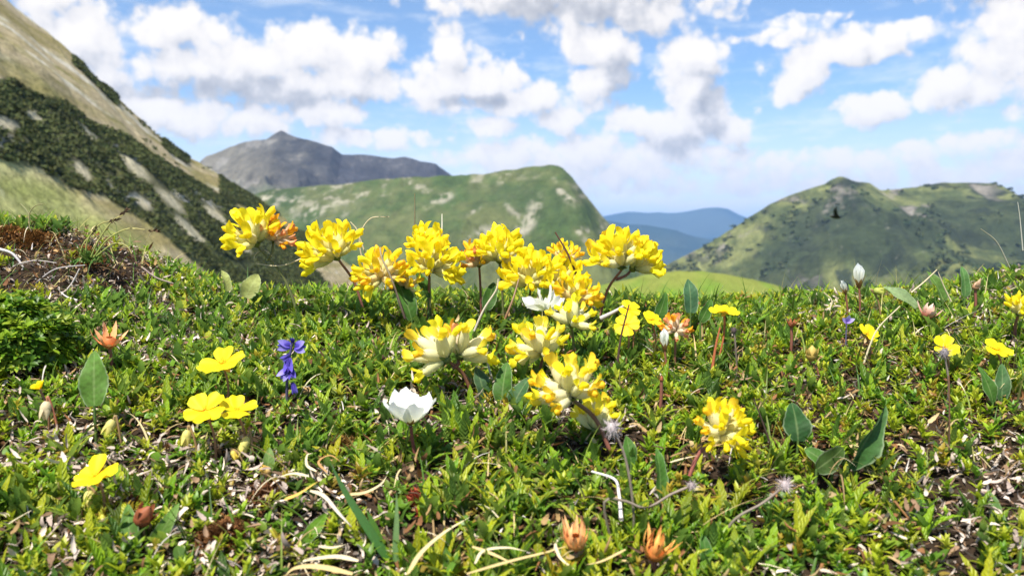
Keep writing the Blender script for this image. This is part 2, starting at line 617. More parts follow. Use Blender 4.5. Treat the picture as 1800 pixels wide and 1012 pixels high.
# ------------------------------------------------------------------ mountains: skyline traced, each at its own distance with a face, a back and relief
def mountain(name, pts, fall, back, nu, nv, amp, nscale, colfun, mat, p=1.15, seed=0, crest=1.0, rough=.5, cgain=.5, tone=.8):
    """pts: (px, py, distance); fall: (dx, dy, dz) from ridge to foot on the near side; back: the same for the far side"""
    pts = np.array(pts, float)
    P3 = np.array([at(a, b, c) for a, b, c in pts])
    s = np.concatenate([[0], np.cumsum(np.linalg.norm(np.diff(P3, axis=0), axis=1))])
    ss = np.linspace(0, s[-1], nu)
    Rg = np.stack([np.interp(ss, s, P3[:, k]) for k in range(3)], 1)
    ker = np.array([0, 1, 2, 1, 0.]) / 4
    for k in range(3):
        Rg[:, k] = np.convolve(np.pad(Rg[:, k], 2, 'edge'), ker, 'valid')
    Rg[:, 2] += crest * (fbm(ss / nscale * 3, ss * 0, 5, seed + 50, .6) - .5)
    nb = max(6, nv // 4)
    v = np.concatenate([-np.linspace(1, 0, nb + 1)[:-1] ** 1.3, np.linspace(0, 1, nv) ** 1.15])
    U, Vv = np.meshgrid(np.arange(nu), v, indexing='ij')
    f, b = np.array(fall, float), np.array(back, float)
    a = np.abs(Vv)
    fr = (Vv >= 0)
    off = np.where(fr[..., None], f, b)
    P = Rg[U.astype(int)].copy()
    P[..., 0] += off[..., 0] * a
    P[..., 1] += off[..., 1] * a
    hz = np.where(fr, .82 * a ** p + .18 * a ** 2.5, a ** p)
    P[..., 2] += off[..., 2] * hz
    env = sstep(0, .5, a)
    rd = fbm(P[..., 0] / nscale, P[..., 1] / nscale, 6, seed, rough, True) - .55
    lo = fbm(P[..., 0] / nscale / 2.6, P[..., 1] / nscale / 2.6, 4, seed + 9) - .5
    dz = env * amp * (rd + cgain * 2 * lo - .14)
    P[..., 2] += dz
    col = colfun(P, a, fr, rd, lo, ss[U.astype(int)])
    me = make_mesh(name, P, grid_faces(nu, len(v))[:, ::-1], np.asarray(col) * tone, None, [mat])
    return tag(obj(name, me), kind='structure'), P


def lerp(a, b, f):
    return np.asarray(a, float) * (1 - f[..., None]) + np.asarray(b, float) * f[..., None]


def inpoly(px, py, poly):
    poly = np.asarray(poly, float)
    c = np.zeros(px.shape, bool)
    j = len(poly) - 1
    for i in range(len(poly)):
        xi, yi = poly[i]
        xj, yj = poly[j]
        k = ((yi > py) != (yj > py)) & (px < (xj - xi) * (py - yi) / (yj - yi + 1e-9) + xi)
        c ^= k
        j = i
    return c


BAND = [(-40, 150), (20, 140), (60, 165), (110, 178), (160, 212), (225, 240), (290, 285), (345, 318), (400, 352), (455, 392), (520, 440), (580, 500), (420, 520),
        (380, 492), (330, 450), (290, 415), (235, 376), (190, 350), (110, 322), (60, 290), (-40, 272)]
GAPS = [((235, 292), 46, 11, 40), ((152, 232), 40, 9, 38), ((300, 352), 40, 9, 42), ((380, 380), 34, 9, 42), ((145, 300), 26, 8, 50), ((330, 400), 34, 8, 42), ((60, 205), 30, 10, 30), ((420, 425), 28, 7, 42), ((250, 355), 22, 7, 45), ((10, 215), 30, 12, 20)]


def left_col(P, a, fr, rd, lo, s):
    px, py = project(P)
    n1 = fbm(P[..., 0] / 9, P[..., 2] / 9, 5, 91)
    n2 = fbm(s / 26 + 1.5 * n1, a * 36, 4, 95)
    n3 = fbm(P[..., 0] / 2.5, P[..., 2] / 2.5, 3, 93)
    c = lerp((.225, .185, .075), (.35, .285, .175), sstep(.40, .62, .55 * n1 + .45 * n3))
    c = lerp(c, (.20, .185, .06), sstep(.5, .7, n2) * .6)
    lowz = sstep(-20, 45, py - (238 + .72 * px))
    c = lerp(c, lerp((.25, .27, .075), (.38, .36, .16), sstep(.42, .62, .6 * n1 + .4 * n3)), lowz)
    inside = inpoly(px, py, BAND)
    c = np.where(inside[..., None], lerp((.055, .062, .024), (.13, .12, .06), sstep(.5, .72, n1)), c)
    sc = sstep(.62, .72, n2) * sstep(.5, .6, n1)
    c = lerp(c, (.46, .42, .34), sc * .9)
    for (cx, cy), rx, ry, ang in GAPS:
        co, si = math.cos(R(ang)), math.sin(R(ang))
        u, w = (px - cx) * co + (py - cy) * si, -(px - cx) * si + (py - cy) * co
        c = lerp(c, (.42, .37, .25), sstep(1.2, .6, np.hypot(u / rx, w / ry) + (n1 - .5)) * .9)
    return c


M_left = land_mat('dry_alpine_slope', .9, .7, (.36, .31, .22), .5, 1.25)
LEFT_SKY = [(-900, -700, 130), (-500, -400, 160), (-200, -180, 190), (20, 4, 220), (60, 40, 228), (100, 74, 235), (140, 108, 242), (180, 146, 250), (240, 205, 265), (300, 255, 280), (360, 291, 300), (420, 330, 320),
            (480, 370, 340), (540, 414, 360), (620, 470, 380), (700, 530, 400), (900, 640, 430)]
slope_o, slope_P = mountain('slope', LEFT_SKY, (115, -115, -125), (60, 160, -110), 420, 150, 7, 30, left_col, M_left, 1.0, 3, 2.2, cgain=.35, tone=1.12)


def green_col(P, a, fr, rd, lo, s):
    n1 = fbm(P[..., 0] / 45, P[..., 2] / 30, 6, 41, .62)
    n2 = fbm(P[..., 0] / 120, P[..., 2] / 60 + P[..., 0] / 300, 5, 45)
    px, py = project(P)
    c = lerp((.060, .105, .030), (.115, .145, .052), sstep(.35, .7, n1))
    c = lerp(c, (.05, .085, .03), sstep(.55, .7, n2) * .6)
    pale = sstep(.56, .70, n1 + .25 * (fbm(P[..., 0] / 18, P[..., 2] / 18, 4, 47) - .5)) * sstep(.50, .62, fbm(P[..., 0] / 200, P[..., 2] / 90, 3, 49))
    pale = np.maximum(pale, sstep(1.2, .3, np.hypot((px - 560) / 80, (py - 362) / 22) + 2.6 * (n1 - .5)))
    for (cx, cy, rx, ry, an) in [(985, 335, 26, 6, 60), (930, 385, 44, 12, -62), (905, 375, 26, 8, 40), (775, 348, 22, 9, -20), (1000, 350, 24, 7, 50), (915, 410, 34, 8, -70), (830, 372, 20, 7, -30)]:
        co, si = math.cos(R(an)), math.sin(R(an))
        u, w = (px - cx) * co + (py - cy) * si, -(px - cx) * si + (py - cy) * co
        pale = np.maximum(pale, sstep(1.3, .4, np.hypot(u / rx, w / ry) + 2.4 * (n1 - .5)))
    n3 = fbm(P[..., 0] / 13, P[..., 2] / 9, 4, 53, .65)
    c = c * (.74 + .4 * n3)[..., None] * np.array((1.12, 1.0, 1.0))
    return lerp(c, (.36, .33, .25), pale * sstep(.44, .56, n3) * .85)


M_green = land_mat('green_mountain_turf', .045, .2, (.26, .25, .18), 6, .6)
GREEN_SKY = [(200, 430, 1350), (330, 385, 1350), (420, 350, 1320), (470, 332, 1300), (520, 329, 1300), (620, 320, 1300), (700, 311, 1290), (800, 308, 1280), (880, 302, 1250), (930, 295, 1220), (968, 291, 1200),
             (985, 294, 1190), (1005, 312, 1180), (1035, 350, 1170), (1065, 385, 1150), (1110, 430, 1130), (1170, 480, 1120), (1260, 540, 1120), (1400, 600, 1120)]
mountain('mountain', GREEN_SKY, (60, -650, -400), (60, 500, -300), 420, 120, 105, 150, green_col, M_green, 1.0, 13, 7, cgain=.4)


def grey_col(P, a, fr, rd, lo, s):
    n1 = fbm(P[..., 0] / 90, P[..., 2] / 60, 6, 61, .6)
    px, py = project(P)
    c = lerp((.075, .073, .075), (.17, .16, .14), sstep(.35, .65, n1))
    lit_west = sstep(540, 400, px + 60 * (n1 - .5) - .5 * (py - 300))
    c = lerp(c, (.28, .25, .18), lit_west * .8)  # sunlit tan of the left face, painted into the rock colour
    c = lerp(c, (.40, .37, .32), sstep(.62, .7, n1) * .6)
    c = lerp(c, (.085, .085, .10), sstep(545, 600, px + 50 * (n1 - .5)) * .75)  # bluish shade on the right-hand face, painted as darker rock
    low = sstep(.38, .62, a + .3 * (n1 - .5))
    return lerp(c, (.13, .17, .07), low)


M_grey = land_mat('grey_limestone', .016, .35, (.28, .26, .23), 18, .7)
GREY_SKY = [(150, 420, 2700), (300, 335, 2650), (360, 277, 2600), (395, 262, 2600), (430, 248, 2560), (468, 243, 2520), (494, 228, 2500), (516, 240, 2500), (555, 249, 2500), (585, 258, 2500), (602, 272, 2520), (640, 274, 2550), (690, 279, 2560), (712, 276, 2560),
            (735, 283, 2560), (765, 288, 2560), (790, 305, 2600), (850, 345, 2650), (950, 400, 2700), (1100, 450, 2750)]
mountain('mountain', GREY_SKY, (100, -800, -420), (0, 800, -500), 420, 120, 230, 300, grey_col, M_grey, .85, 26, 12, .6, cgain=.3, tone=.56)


def right_col(P, a, fr, rd, lo, s):
    n1 = fbm(P[..., 0] / 70, P[..., 1] / 110, 6, 71, .6)
    n2 = fbm(P[..., 0] / 170, P[..., 1] / 260, 4, 75)
    n3 = fbm(P[..., 0] / 34, P[..., 1] / 60, 5, 73, .65)
    c = lerp((.10, .125, .048), (.27, .285, .10), sstep(.40, .60, .5 * n1 + .5 * n3))
    c = lerp(c, (.050, .068, .034), sstep(.48, .56, n2 + .5 * (n3 - .5)) * .85)
    c = lerp(c, (.034, .046, .030), sstep(.56, .64, n3) * .7)
    c = lerp(c, (.42, .37, .31), sstep(.57, .66, .5 * n1 + .5 * n3) * sstep(.46, .56, fbm(P[..., 0] / 130, P[..., 1] / 160, 3, 77)) * .7)
    px, py = project(P)
    top = sstep(14, 4, np.hypot((px - 1495) / 3.4, (py - 322)))
    return lerp(c, (.035, .045, .028), top * .9)


M_right = land_mat('mixed_alpine_pasture', .035, .3, (.28, .27, .21), 7, .8)
RIGHT_SKY = [(1000, 570, 1500), (1100, 515, 1500), (1180, 462, 1500), (1240, 430, 1500), (1300, 392, 1500), (1350, 362, 1500), (1400, 340, 1500), (1445, 328, 1490), (1460, 316, 1480), (1478, 310, 1480), (1500, 318, 1480), (1528, 321, 1490), (1548, 334, 1500),
             (1600, 329, 1500), (1660, 320, 1500), (1720, 320, 1480), (1760, 328, 1460), (1795, 346, 1440), (1850, 372, 1420), (1950, 400, 1400), (2100, 430, 1400), (2500, 420, 1400), (3200, 380, 1300)]
right_o, right_P = mountain('mountain', RIGHT_SKY, (-60, -900, -330), (0, 600, -400), 460, 160, 130, 190, right_col, M_right, .9, 37, 9, cgain=.35, tone=.58)


def far_col(P, a, fr, rd, lo, s):
    n1 = fbm(P[..., 0] / 700, P[..., 1] / 900, 4, 81)
    return lerp((.02, .045, .03), (.05, .07, .04), sstep(.4, .7, n1))


M_far = land_mat('far_forest', .003, 0, bumpd=40, detail=.3)
mountain('far_hills', [(-3000, 380, 15000), (-1500, 395, 15000), (300, 398, 15000), (900, 388, 15000), (1080, 377, 15000), (1130, 371, 15000), (1180, 373, 15000), (1225, 367, 15000), (1262, 361, 15000), (1282, 368, 15000), (1312, 386, 15000), (1400, 392, 15000), (1700, 384, 15000), (2400, 392, 15000), (4500, 380, 15000)],
         (0, -2600, -1100), (0, 2500, -900), 420, 40, 260, 1500, far_col, M_far, .9, 43, 120)
mountain('far_hills', [(-2000, 420, 8800), (500, 418, 8800), (980, 398, 8800), (1080, 386, 8800), (1150, 398, 8800), (1200, 410, 8800), (1290, 424, 8800), (1600, 415, 8800), (3500, 420, 8800)],
         (0, -1800, -700), (0, 1800, -600), 320, 40, 200, 1100, far_col, M_far, .9, 47, 90)


def knoll_col(P, a, fr, rd, lo, s):
    n1 = fbm(P[..., 0] / 2.2, P[..., 1] / 5, 5, 85)
    return lerp((.13, .24, .03), (.20, .23, .05), sstep(.35, .65, n1))


mountain('hill', [(900, 540, 44), (1020, 512, 43), (1090, 494, 42), (1140, 482, 41), (1190, 476, 40), (1230, 477, 40), (1270, 484, 40), (1320, 492, 40), (1370, 503, 40), (1420, 522, 40), (1500, 560, 40), (1650, 640, 40)],
         (-2, -22, -9), (3, 30, -12), 160, 50, .8, 9, knoll_col, land_mat('knoll_turf', 1.4, 0, bumpd=.15, detail=.4), 1.2, 51, .25)


def scrub(name, pts, nrmls, rad, per, leaf, base, mat, label, cat, seed=1):
    """a mass of low bushes: many little leaf sprays round each spot"""
    rg = np.random.default_rng(seed)
    n = len(pts)
    r = rad * rg.uniform(.55, 1.35, n)
    d = nrm(rg.normal(size=(n, per, 3)))
    d[..., 2] = np.abs(d[..., 2])
    q = pts[:, None] + d * (r[:, None, None] * np.array([1, 1, .42])) * rg.uniform(.55, 1.08, (n, per, 1))
    q = q.reshape(-1, 3)
    N = nrm(d.reshape(-1, 3) + rg.normal(size=(n * per, 3)) * .45)
    D = nrm(np.cross(N, rg.normal(size=(n * per, 3))))
    c = np.repeat(base[None] * ((.72 + .6 * fbm(pts[:, 0] / (rad * 7), pts[:, 1] / (rad * 7), 3, seed))[:, None]) * rg.uniform(.9, 1.12, (n, 1)) * np.stack([rg.uniform(.92, 1.15, n), np.ones(n), np.ones(n)], 1), per, 0) * rg.uniform(.88, 1.14, (n * per, 1))
    Ls = leaf * rg.uniform(.6, 1.4, n * per)
    V, f, cc, uv = strips(q - D * Ls[:, None] * .5, D, N, Ls, Ls * .8, lambda t: np.array([.5, 1, .45]), 2, .5, .2, 0, c)
    me = make_mesh(name, V, f, cc, uv, [mat])
    return tag(obj(name, me), label, cat, kind='stuff')


M_scrub = leaf_mat('pine_scrub_needles', .7, .1, .15, scale=2, val=.15)


def scatter_scrub():
    rg = np.random.default_rng(5)
    fl = slope_P.reshape(-1, 3)
    nv = slope_P.shape[1]
    i = rg.integers(0, slope_P.shape[0] - 1, 240000)
    j = rg.integers(0, nv - 1, 240000)
    u, w = rg.random((240000, 1)), rg.random((240000, 1))
    q = (slope_P[i, j] * (1 - u) + slope_P[i + 1, j] * u) * (1 - w) + (slope_P[i, j + 1] * (1 - u) + slope_P[i + 1, j + 1] * u) * w
    px, py = project(q)
    ok = (px > -200) & (px < 620) & (py > -50) & (py < 560)
    q, px, py = q[ok], px[ok], py[ok]
    n1 = fbm(q[:, 0] / 12, q[:, 2] / 12, 4, 97)
    keep = inpoly(px, py, BAND) & (n1 + .2 * rg.random(len(q)) > .40)
    for (cx, cy), rx, ry, ang in GAPS:
        co, si = math.cos(R(ang)), math.sin(R(ang))
        a, b = (px - cx) * co + (py - cy) * si, -(px - cx) * si + (py - cy) * co
        keep &= np.hypot(a / rx, b / ry) + (n1 - .5) * 1.5 > 1
    # loose bushes up the crest and on the bare ground
    sky = np.interp(px, [a[0] for a in LEFT_SKY], [a[1] for a in LEFT_SKY])
    edge = (py - sky < 16) & (((px > 128) & (px < 205)) | ((px > 385) & (px < 520)) | ((px > 285) & (px < 330))) & (n1 > .42)
    edge2 = (px > 385) & (px < 560) & (py - sky < 42) & (n1 > .36)
    loose = (n1 > .60) & (rg.random(len(q)) < .05) & (py < 238 + .72 * px)
    keep |= edge | edge2 | loose
    q = q[keep]
    if len(q) > 13000:
        q = q[rg.permutation(len(q))[:13000]]
    scrub('mountain_pine_scrub', q, None, 1.0, 18, .55, np.array((.066, .080, .024)), M_scrub, 'dark dwarf pine scrub covering the steep slope on the left', 'scrub')
    i = rg.integers(0, right_P.shape[0] - 1, 60000)
    j = rg.integers(0, right_P.shape[1] - 1, 60000)
    q = right_P[i, j] + rg.normal(size=(60000, 3)) * np.array([4, 4, 0])
    px, py = project(q)
    n1 = fbm(q[:, 0] / 60, q[:, 1] / 80, 5, 99, .6)
    ok = (px > 1150) & (px < 2100) & (py > 318) & (py < 600)
    dens = sstep(.52, .60, n1) * (.16 + .5 * sstep(400, 480, py))
    keep = ok & (rg.random(len(q)) < dens)
    q = q[keep]
    if len(q) > 2000:
        q = q[rg.permutation(len(q))[:2000]]
    scrub('forest', q, None, 5.0, 22, 3.2, np.array((.055, .075, .035)), M_scrub, 'dark patches of scrub and forest on the right-hand mountainside', 'forest', 9)


scatter_scrub()


# ------------------------------------------------------------------ meadow cover nobody could count: leaves, sprigs, blades, dead litter
M_dryas = leaf_mat('dryas_leaf', .40, .46, .4, vein=.30, under=(.16, .28, .06), bump=.6)
M_sprig = leaf_mat('heath_sprig_leaf', .42, .46, .4, vein=.15)
M_grass = leaf_mat('grass_blade', .5, .3, .3)
M_litter = leaf_mat('dead_leaf_litter', .8, .15, .2, scale=500, val=.16, hue=.01)
M_moss = leaf_mat('moss_leaf', .8, .2, .1)


def spots(n, seed, y0=.20, y1=.88, wide=.16, k=.74):
    """random places on the meadow in front of the eye, even over the ground"""
    rg = np.random.default_rng(seed)
    m = int(n * 2.6)
    y = rg.uniform(y0, y1, m)
    x = rg.uniform(-1, 1, m) * (wide + k * y1)
    ok = np.abs(x) < wide + k * y
    return x[ok][:n], y[ok][:n], rg


def bank(px, py):
    """bare eroded bank at the left end of the crest"""
    return sstep(330, 270, px) * sstep(520, 486, py + .12 * (px - 150)) * sstep(385, 400, py)


def onground(x, y):
    return np.stack([x, y, ground_z(x, y)], 1)


def pick(rg, cols, n, p=None):
    return np.array(cols)[rg.choice(len(cols), n, p=p)] * rg.uniform(.75, 1.3, (n, 1))


ovate = lambda t: np.sin(np.clip(.10 + t * .9, 0, 1) ** .72 * math.pi) ** .62 * (1 - .0 * t) + .03
lance = lambda t: np.clip(np.minimum(1, (t + .12) * 3.2) * (1 - t ** 2.2) ** .75, .04, 1)
blade = lambda t: np.clip((1 - t ** 1.6), .05, 1)


def rosette_leaves(c, per, rg, L, W, lean, spread, base, var, prof, nseg, curl, fold, serr, tip=None, jitter=.002):
    n = len(c)
    az = rg.uniform(0, 2 * math.pi, (n, 1)) + np.arange(per)[None] * 2.399 + rg.normal(0, .25, (n, per))
    ln = np.clip(lean + rg.normal(0, spread, (n, per)), .04, 1.45)
    D = np.stack([np.cos(az) * np.sin(ln), np.sin(az) * np.sin(ln), np.cos(ln)], -1).reshape(-1, 3)
    N = np.stack([-np.cos(az) * np.cos(ln), -np.sin(az) * np.cos(ln), np.sin(ln)], -1).reshape(-1, 3)
    P = np.repeat(c, per, 0) + rg.normal(0, jitter, (n * per, 3)) * np.array([1, 1, .3])
    sc = np.repeat(rg.uniform(.62, 1.25, n) * (1 + .35 * (rg.random(n) < .12)), per) * rg.uniform(.7, 1.2, n * per)
    sc = np.minimum(sc, 1.4)
    cb = np.repeat(base, per, 0) * rg.uniform(1 - var, 1 + var, (n * per, 1))
    cb = np.minimum(cb, (.40, .44, .2))
    ct = cb * (np.array((1.15, 1.1, 1.0)) if tip is None else np.asarray(tip))
    cu = -curl * rg.uniform(.3, 1.5, n * per)
    return strips(P, D, N, L * sc, W * sc * rg.uniform(.85, 1.15, n * per), prof, nseg, cu, fold * rg.uniform(.5, 1.4, n * per), serr, cb, ct)


def build_cover():
    # 1. mountain-avens mats: upright toothed leaves in little rosettes
    x, y, rg = spots(15000, 101)
    c = onground(x, y)
    px, py = project(c + np.array([0, 0, .008]))
    patch = fbm(x * 11, y * 16, 3, 7)
    dens = .30 + .62 * sstep(.36, .6, patch)
    dens = np.where((py < 660) & (px > 330) & (px < 1120), np.maximum(dens, .95), dens)
    dens = np.where((py < 640) & (px > 1120), dens * .75, dens)
    dens = np.where((px > 1050) & (px < 1330) & (py > 700) & (py < 880), dens * .35, dens)
    dens = np.where(py > 690, dens * (.13 + .70 * sstep(.44, .58, patch)), dens)
    dens *= 1 - bank(px, py)
    ok = (rg.random(len(x)) < dens) & (np.hypot(px - 20, (py - 590) * 1.1) > 95)
    c, px, py = c[ok], px[ok], py[ok]
    n = len(c)
    pal = [(.13, .265, .008), (.20, .335, .010), (.29, .40, .014), (.055, .13, .010), (.38, .43, .02)]
    base = pick(rg, pal, n, [.26, .30, .22, .12, .10])
    base = np.where(((py > 760) & (rg.random(n) < .35))[:, None], base * np.array((1.7, 1.1, 1.1)), base)
    V, f, cc, uv = rosette_leaves(c, 5, rg, .0142, .0040, .24, .22, base, .28, lance, 9, .8, .42, .17)
    tag(obj('avens_leaves', make_mesh('avens_leaves', V, f, cc, uv, [M_dryas])), 'mat of small toothed green leaves covering the meadow crest', 'ground cover', kind='stuff')
    # 2. yellow-green heath sprigs: short shoots with whorls of tiny leaves
    x, y, rg = spots(15000, 102)
    c = onground(x, y)
    px, py = project(c + np.array([0, 0, .006]))
    patch = fbm(x * 13 + 5, y * 18, 3, 8)
    dens = .10 + .75 * sstep(.45, .62, patch)
    dens = np.where((px > 1000) & (px < 1380) & (py > 690) & (py < 880), .75, dens)
    dens = np.where((py > 780) & (px > 850), dens * .62, dens)
    dens = np.where((px > 1080) & (py < 690), np.maximum(dens, .55), dens)
    dens = np.where((px < 420) & (py > 680), np.maximum(dens, .55), dens)
    dens = np.where(py > 720, np.maximum(dens * .9, .22), dens)
    dens *= 1 - .8 * bank(px, py)
    ok = rg.random(len(x)) < dens
    c = c[ok]
    n = len(c)
    pal = [(.34, .42, .018), (.23, .36, .018), (.47, .48, .035), (.11, .23, .014), (.38, .28, .03)]
    base = pick(rg, pal, n, [.34, .3, .16, .14, .06])
    hgt = rg.uniform(.004, .011, n)
    tl = rg.normal(0, .22, (n, 2))
    parts = []
    for k, fr in enumerate((.35, .7, 1.0)):
        q = c + np.stack([tl[:, 0] * hgt * fr, tl[:, 1] * hgt * fr, hgt * fr], 1)
        parts.append(rosette_leaves(q, 6 if k < 2 else 5, rg, .0058 - .0006 * k, .0019, 1.0 - .28 * k, .2, base, .25, lance, 3, .5, .3, 0, (1.25, 1.2, 1.1), .0004))
    B = Bag()
    for p in parts:
        B.add(p[0], p[1], p[2], p[3])
    tag(obj('heath_sprigs', B.mesh('heath_sprigs', [M_sprig])), 'yellow-green heath sprigs growing through the leaf mat', 'ground cover', kind='stuff')
    # 3. fine grass
    x, y, rg = spots(15000, 103)
    c = onground(x, y)
    px, py = project(c)
    ok = rg.random(len(x)) < np.where((px > 1080) & (py < 760), .9, .35) * (.4 + .8 * fbm(x * 9, y * 9, 3, 19))
    c = c[ok]
    n = len(c)
    base = pick(rg, [(.07, .15, .016), (.14, .19, .025), (.28, .26, .08), (.045, .11, .014), (.36, .30, .14)], n, [.3, .28, .16, .16, .10])
    az, ln = rg.uniform(0, 6.28, n), np.abs(rg.normal(.55, .35, n))
    D = np.stack([np.cos(az) * np.sin(ln), np.sin(az) * np.sin(ln), np.cos(ln)], 1)
    N = np.stack([-np.cos(az) * np.cos(ln), -np.sin(az) * np.cos(ln), np.sin(ln)], 1)
    V, f, cc, uv = strips(c, D, N, rg.uniform(.009, .030, n) * (.7 + .8 * fbm(c[:, 0] * 7, c[:, 1] * 7, 2, 29)), rg.uniform(.0006, .0015, n), blade, 6, -rg.uniform(.2, 1.6, n), .3, 0, base, base * 1.25)
    tag(obj('grass', make_mesh('grass', V, f, cc, uv, [M_grass])), 'fine short grass blades scattered through the mat', 'grass', kind='stuff')
    # 4. dead leaf litter in the gaps
    x, y, rg = spots(95000, 104)
    c = onground(x, y)
    px, py = project(c)
    pale = fbm(x * 8, y * 12, 3, 9)
    ok = rg.random(len(x)) < (.35 + .60 * sstep(.4, .6, pale)) * (1 - .72 * bank(px, py))
    c, pale, px, py = c[ok], pale[ok], px[ok], py[ok]
    n = len(c)
    palA = pick(rg, [(.60, .50, .42), (.44, .35, .29), (.68, .56, .44), (.32, .25, .21), (.24, .15, .09)], n)
    palB = pick(rg, [(.16, .075, .03), (.30, .19, .08), (.09, .05, .03), (.42, .30, .15), (.22, .10, .04)], n)
    wpale = sstep(.36, .58, pale + rg.normal(0, .08, n) + .10 * sstep(1200, 1700, px)) * (1 - .8 * bank(px, py))
    base = np.where((rg.random(n) < wpale)[:, None], palA, palB)
    c[:, 2] += np.where(rg.random(n) < .16, rg.uniform(.005, .0115, n), rg.uniform(.0004, .006, n))
    az, ln = rg.uniform(0, 6.28, n), rg.normal(1.45, .35, n)
    D = np.stack([np.cos(az) * np.sin(ln), np.sin(az) * np.sin(ln), np.cos(ln)], 1)
    N = nrm(np.stack([-np.cos(az) * np.cos(ln), -np.sin(az) * np.cos(ln), np.sin(ln)], 1) + rg.normal(0, .35, (n, 3)))
    V, f, cc, uv = strips(c, D, N, rg.uniform(.003, .0085, n), rg.uniform(.0010, .0030, n), lance, 6, rg.normal(0, 1.4, n), rg.uniform(.1, .9, n), .12, base, base * .85)
    tag(obj('leaf_litter', make_mesh('leaf_litter', V, f, cc, uv, [M_litter])), 'pale and brown dead leaf litter between the plants', 'litter', kind='stuff')
    x, y, rg = spots(46000, 114)
    c = onground(x, y)
    n = len(c)
    base = pick(rg, [(.34, .28, .24), (.16, .09, .05), (.46, .40, .34), (.10, .07, .05), (.26, .16, .08), (.52, .47, .42)], n)
    c[:, 2] += rg.uniform(.0003, .004, n)
    az, ln = rg.uniform(0, 6.28, n), rg.normal(1.35, .4, n)
    D = np.stack([np.cos(az) * np.sin(ln), np.sin(az) * np.sin(ln), np.cos(ln)], 1)
    N = nrm(np.stack([-np.cos(az) * np.cos(ln), -np.sin(az) * np.cos(ln), np.sin(ln)], 1) + rg.normal(0, .5, (n, 3)))
    V, f, cc, uv = strips(c, D, N, rg.uniform(.0015, .0055, n), rg.uniform(.0005, .0016, n), lance, 3, rg.normal(0, 1.2, n), .4, 0, base, base * .85)
    tag(obj('leaf_crumbs', make_mesh('leaf_crumbs', V, f, cc, uv, [M_litter])), 'fine crumbled plant litter matted over the soil', 'litter', kind='stuff')
    # small round leaves creeping low
    x, y, rg = spots(9000, 115)
    c = onground(x, y)
    px, py = project(c)
    ok = rg.random(len(x)) < sstep(.46, .60, fbm(x * 10 + 31, y * 15, 3, 37)) * .9 * (1 - bank(px, py))
    c = c[ok]
    n = len(c)
    c[:, 2] += rg.uniform(0, .004, n)
    base = pick(rg, [(.12, .24, .02), (.20, .30, .03), (.09, .18, .03), (.30, .22, .04), (.28, .34, .08)], n, [.3, .3, .2, .08, .12])
    V, f, cc, uv = rosette_leaves(c, 6, rg, .0052, .0040, .85, .3, base, .25, ovate, 5, .5, .35, 0, None, .0022)
    tag(obj('creeping_leaves', make_mesh('creeping_leaves', V, f, cc, uv, [M_sprig])), 'low creeping shoots with small round leaves', 'ground cover', kind='stuff')
    # 5. straw
    x, y, rg = spots(6500, 105)
    c = onground(x, y)
    px, py = project(c)
    bk = bank(px, py)
    ok = rg.random(len(x)) < .32 + .6 * bk + .25 * ((py > 820) & (px > 450) & (px < 1100)) + .25 * ((px > 1150) & (py < 720)) + .6 * ((px > 1640) & (py < 570))
    c = c[ok]
    n = len(c)
    c[:, 2] += rg.uniform(.001, .009, n)
    base = pick(rg, [(.50, .40, .21), (.40, .30, .14), (.58, .50, .34), (.26, .17, .08), (.46, .42, .38)], n)
    az, ln = rg.uniform(0, 6.28, n), rg.normal(1.25, .3, n)
    D = np.stack([np.cos(az) * np.sin(ln), np.sin(az) * np.sin(ln), np.cos(ln)], 1)
    N = np.stack([-np.cos(az) * np.cos(ln), -np.sin(az) * np.cos(ln), np.sin(ln)], 1)
    V, f, cc, uv = strips(c, D, N, rg.uniform(.010, .034, n), rg.uniform(.0005, .0012, n), blade, 8, -rg.uniform(.2, 2.2, n), .3, 0, base, base * 1.1)
    tag(obj('dry_straw', make_mesh('dry_straw', V, f, cc, uv, [M_litter])), 'thin dry straw lying over the leaf mat', 'straw', kind='stuff')
    # 6. brown moss cushions low in the gaps and red-brown moss along the bank
    rg = np.random.default_rng(106)
    B = []
    for (mx, my, r, num, colr) in [(395, 955, .011, 900, (.16, .075, .03)), (470, 880, .008, 300, (.12, .055, .025)), (1370, 800, .008, 300, (.10, .07, .03)), (60, 430, .016, 260, (.15, .07, .02)), (10, 422, .016, 260, (.17, .08, .025)),
                                   (150, 455, .012, 260, (.20, .08, .025)), (735, 885, .006, 260, (.34, .07, .04)), (600, 800, .010, 300, (.17, .10, .03)), (1330, 760, .007, 200, (.08, .05, .02)), (1640, 555, .008, 240, (.28, .13, .05)), (250, 900, .010, 300, (.15, .06, .03))]:
        p = hit(mx, my)
        q = p + rg.normal(0, 1, (num, 3)) * np.array([r * .55, r * .55, 0])
        q[:, 2] = ground_z(q[:, 0], q[:, 1]) + np.clip(r * .5 - np.hypot(q[:, 0] - p[0], q[:, 1] - p[1]) * .4, 0, 1) + rg.uniform(0, .001, num)
        B.append((q, np.array(colr) * rg.uniform(.5, 1.6, (num, 1))))
    q, base = np.concatenate([b[0] for b in B]), np.concatenate([b[1] for b in B])
    V, f, cc, uv = rosette_leaves(q, 4, rg, .0034, .0011, .7, .3, base, .3, lance, 2, .4, .3, 0, None, .0006)
    tag(obj('moss', make_mesh('moss', V, f, cc, uv, [M_moss])), 'rusty brown moss in the bare gaps and along the bank', 'moss', kind='stuff')


build_cover()


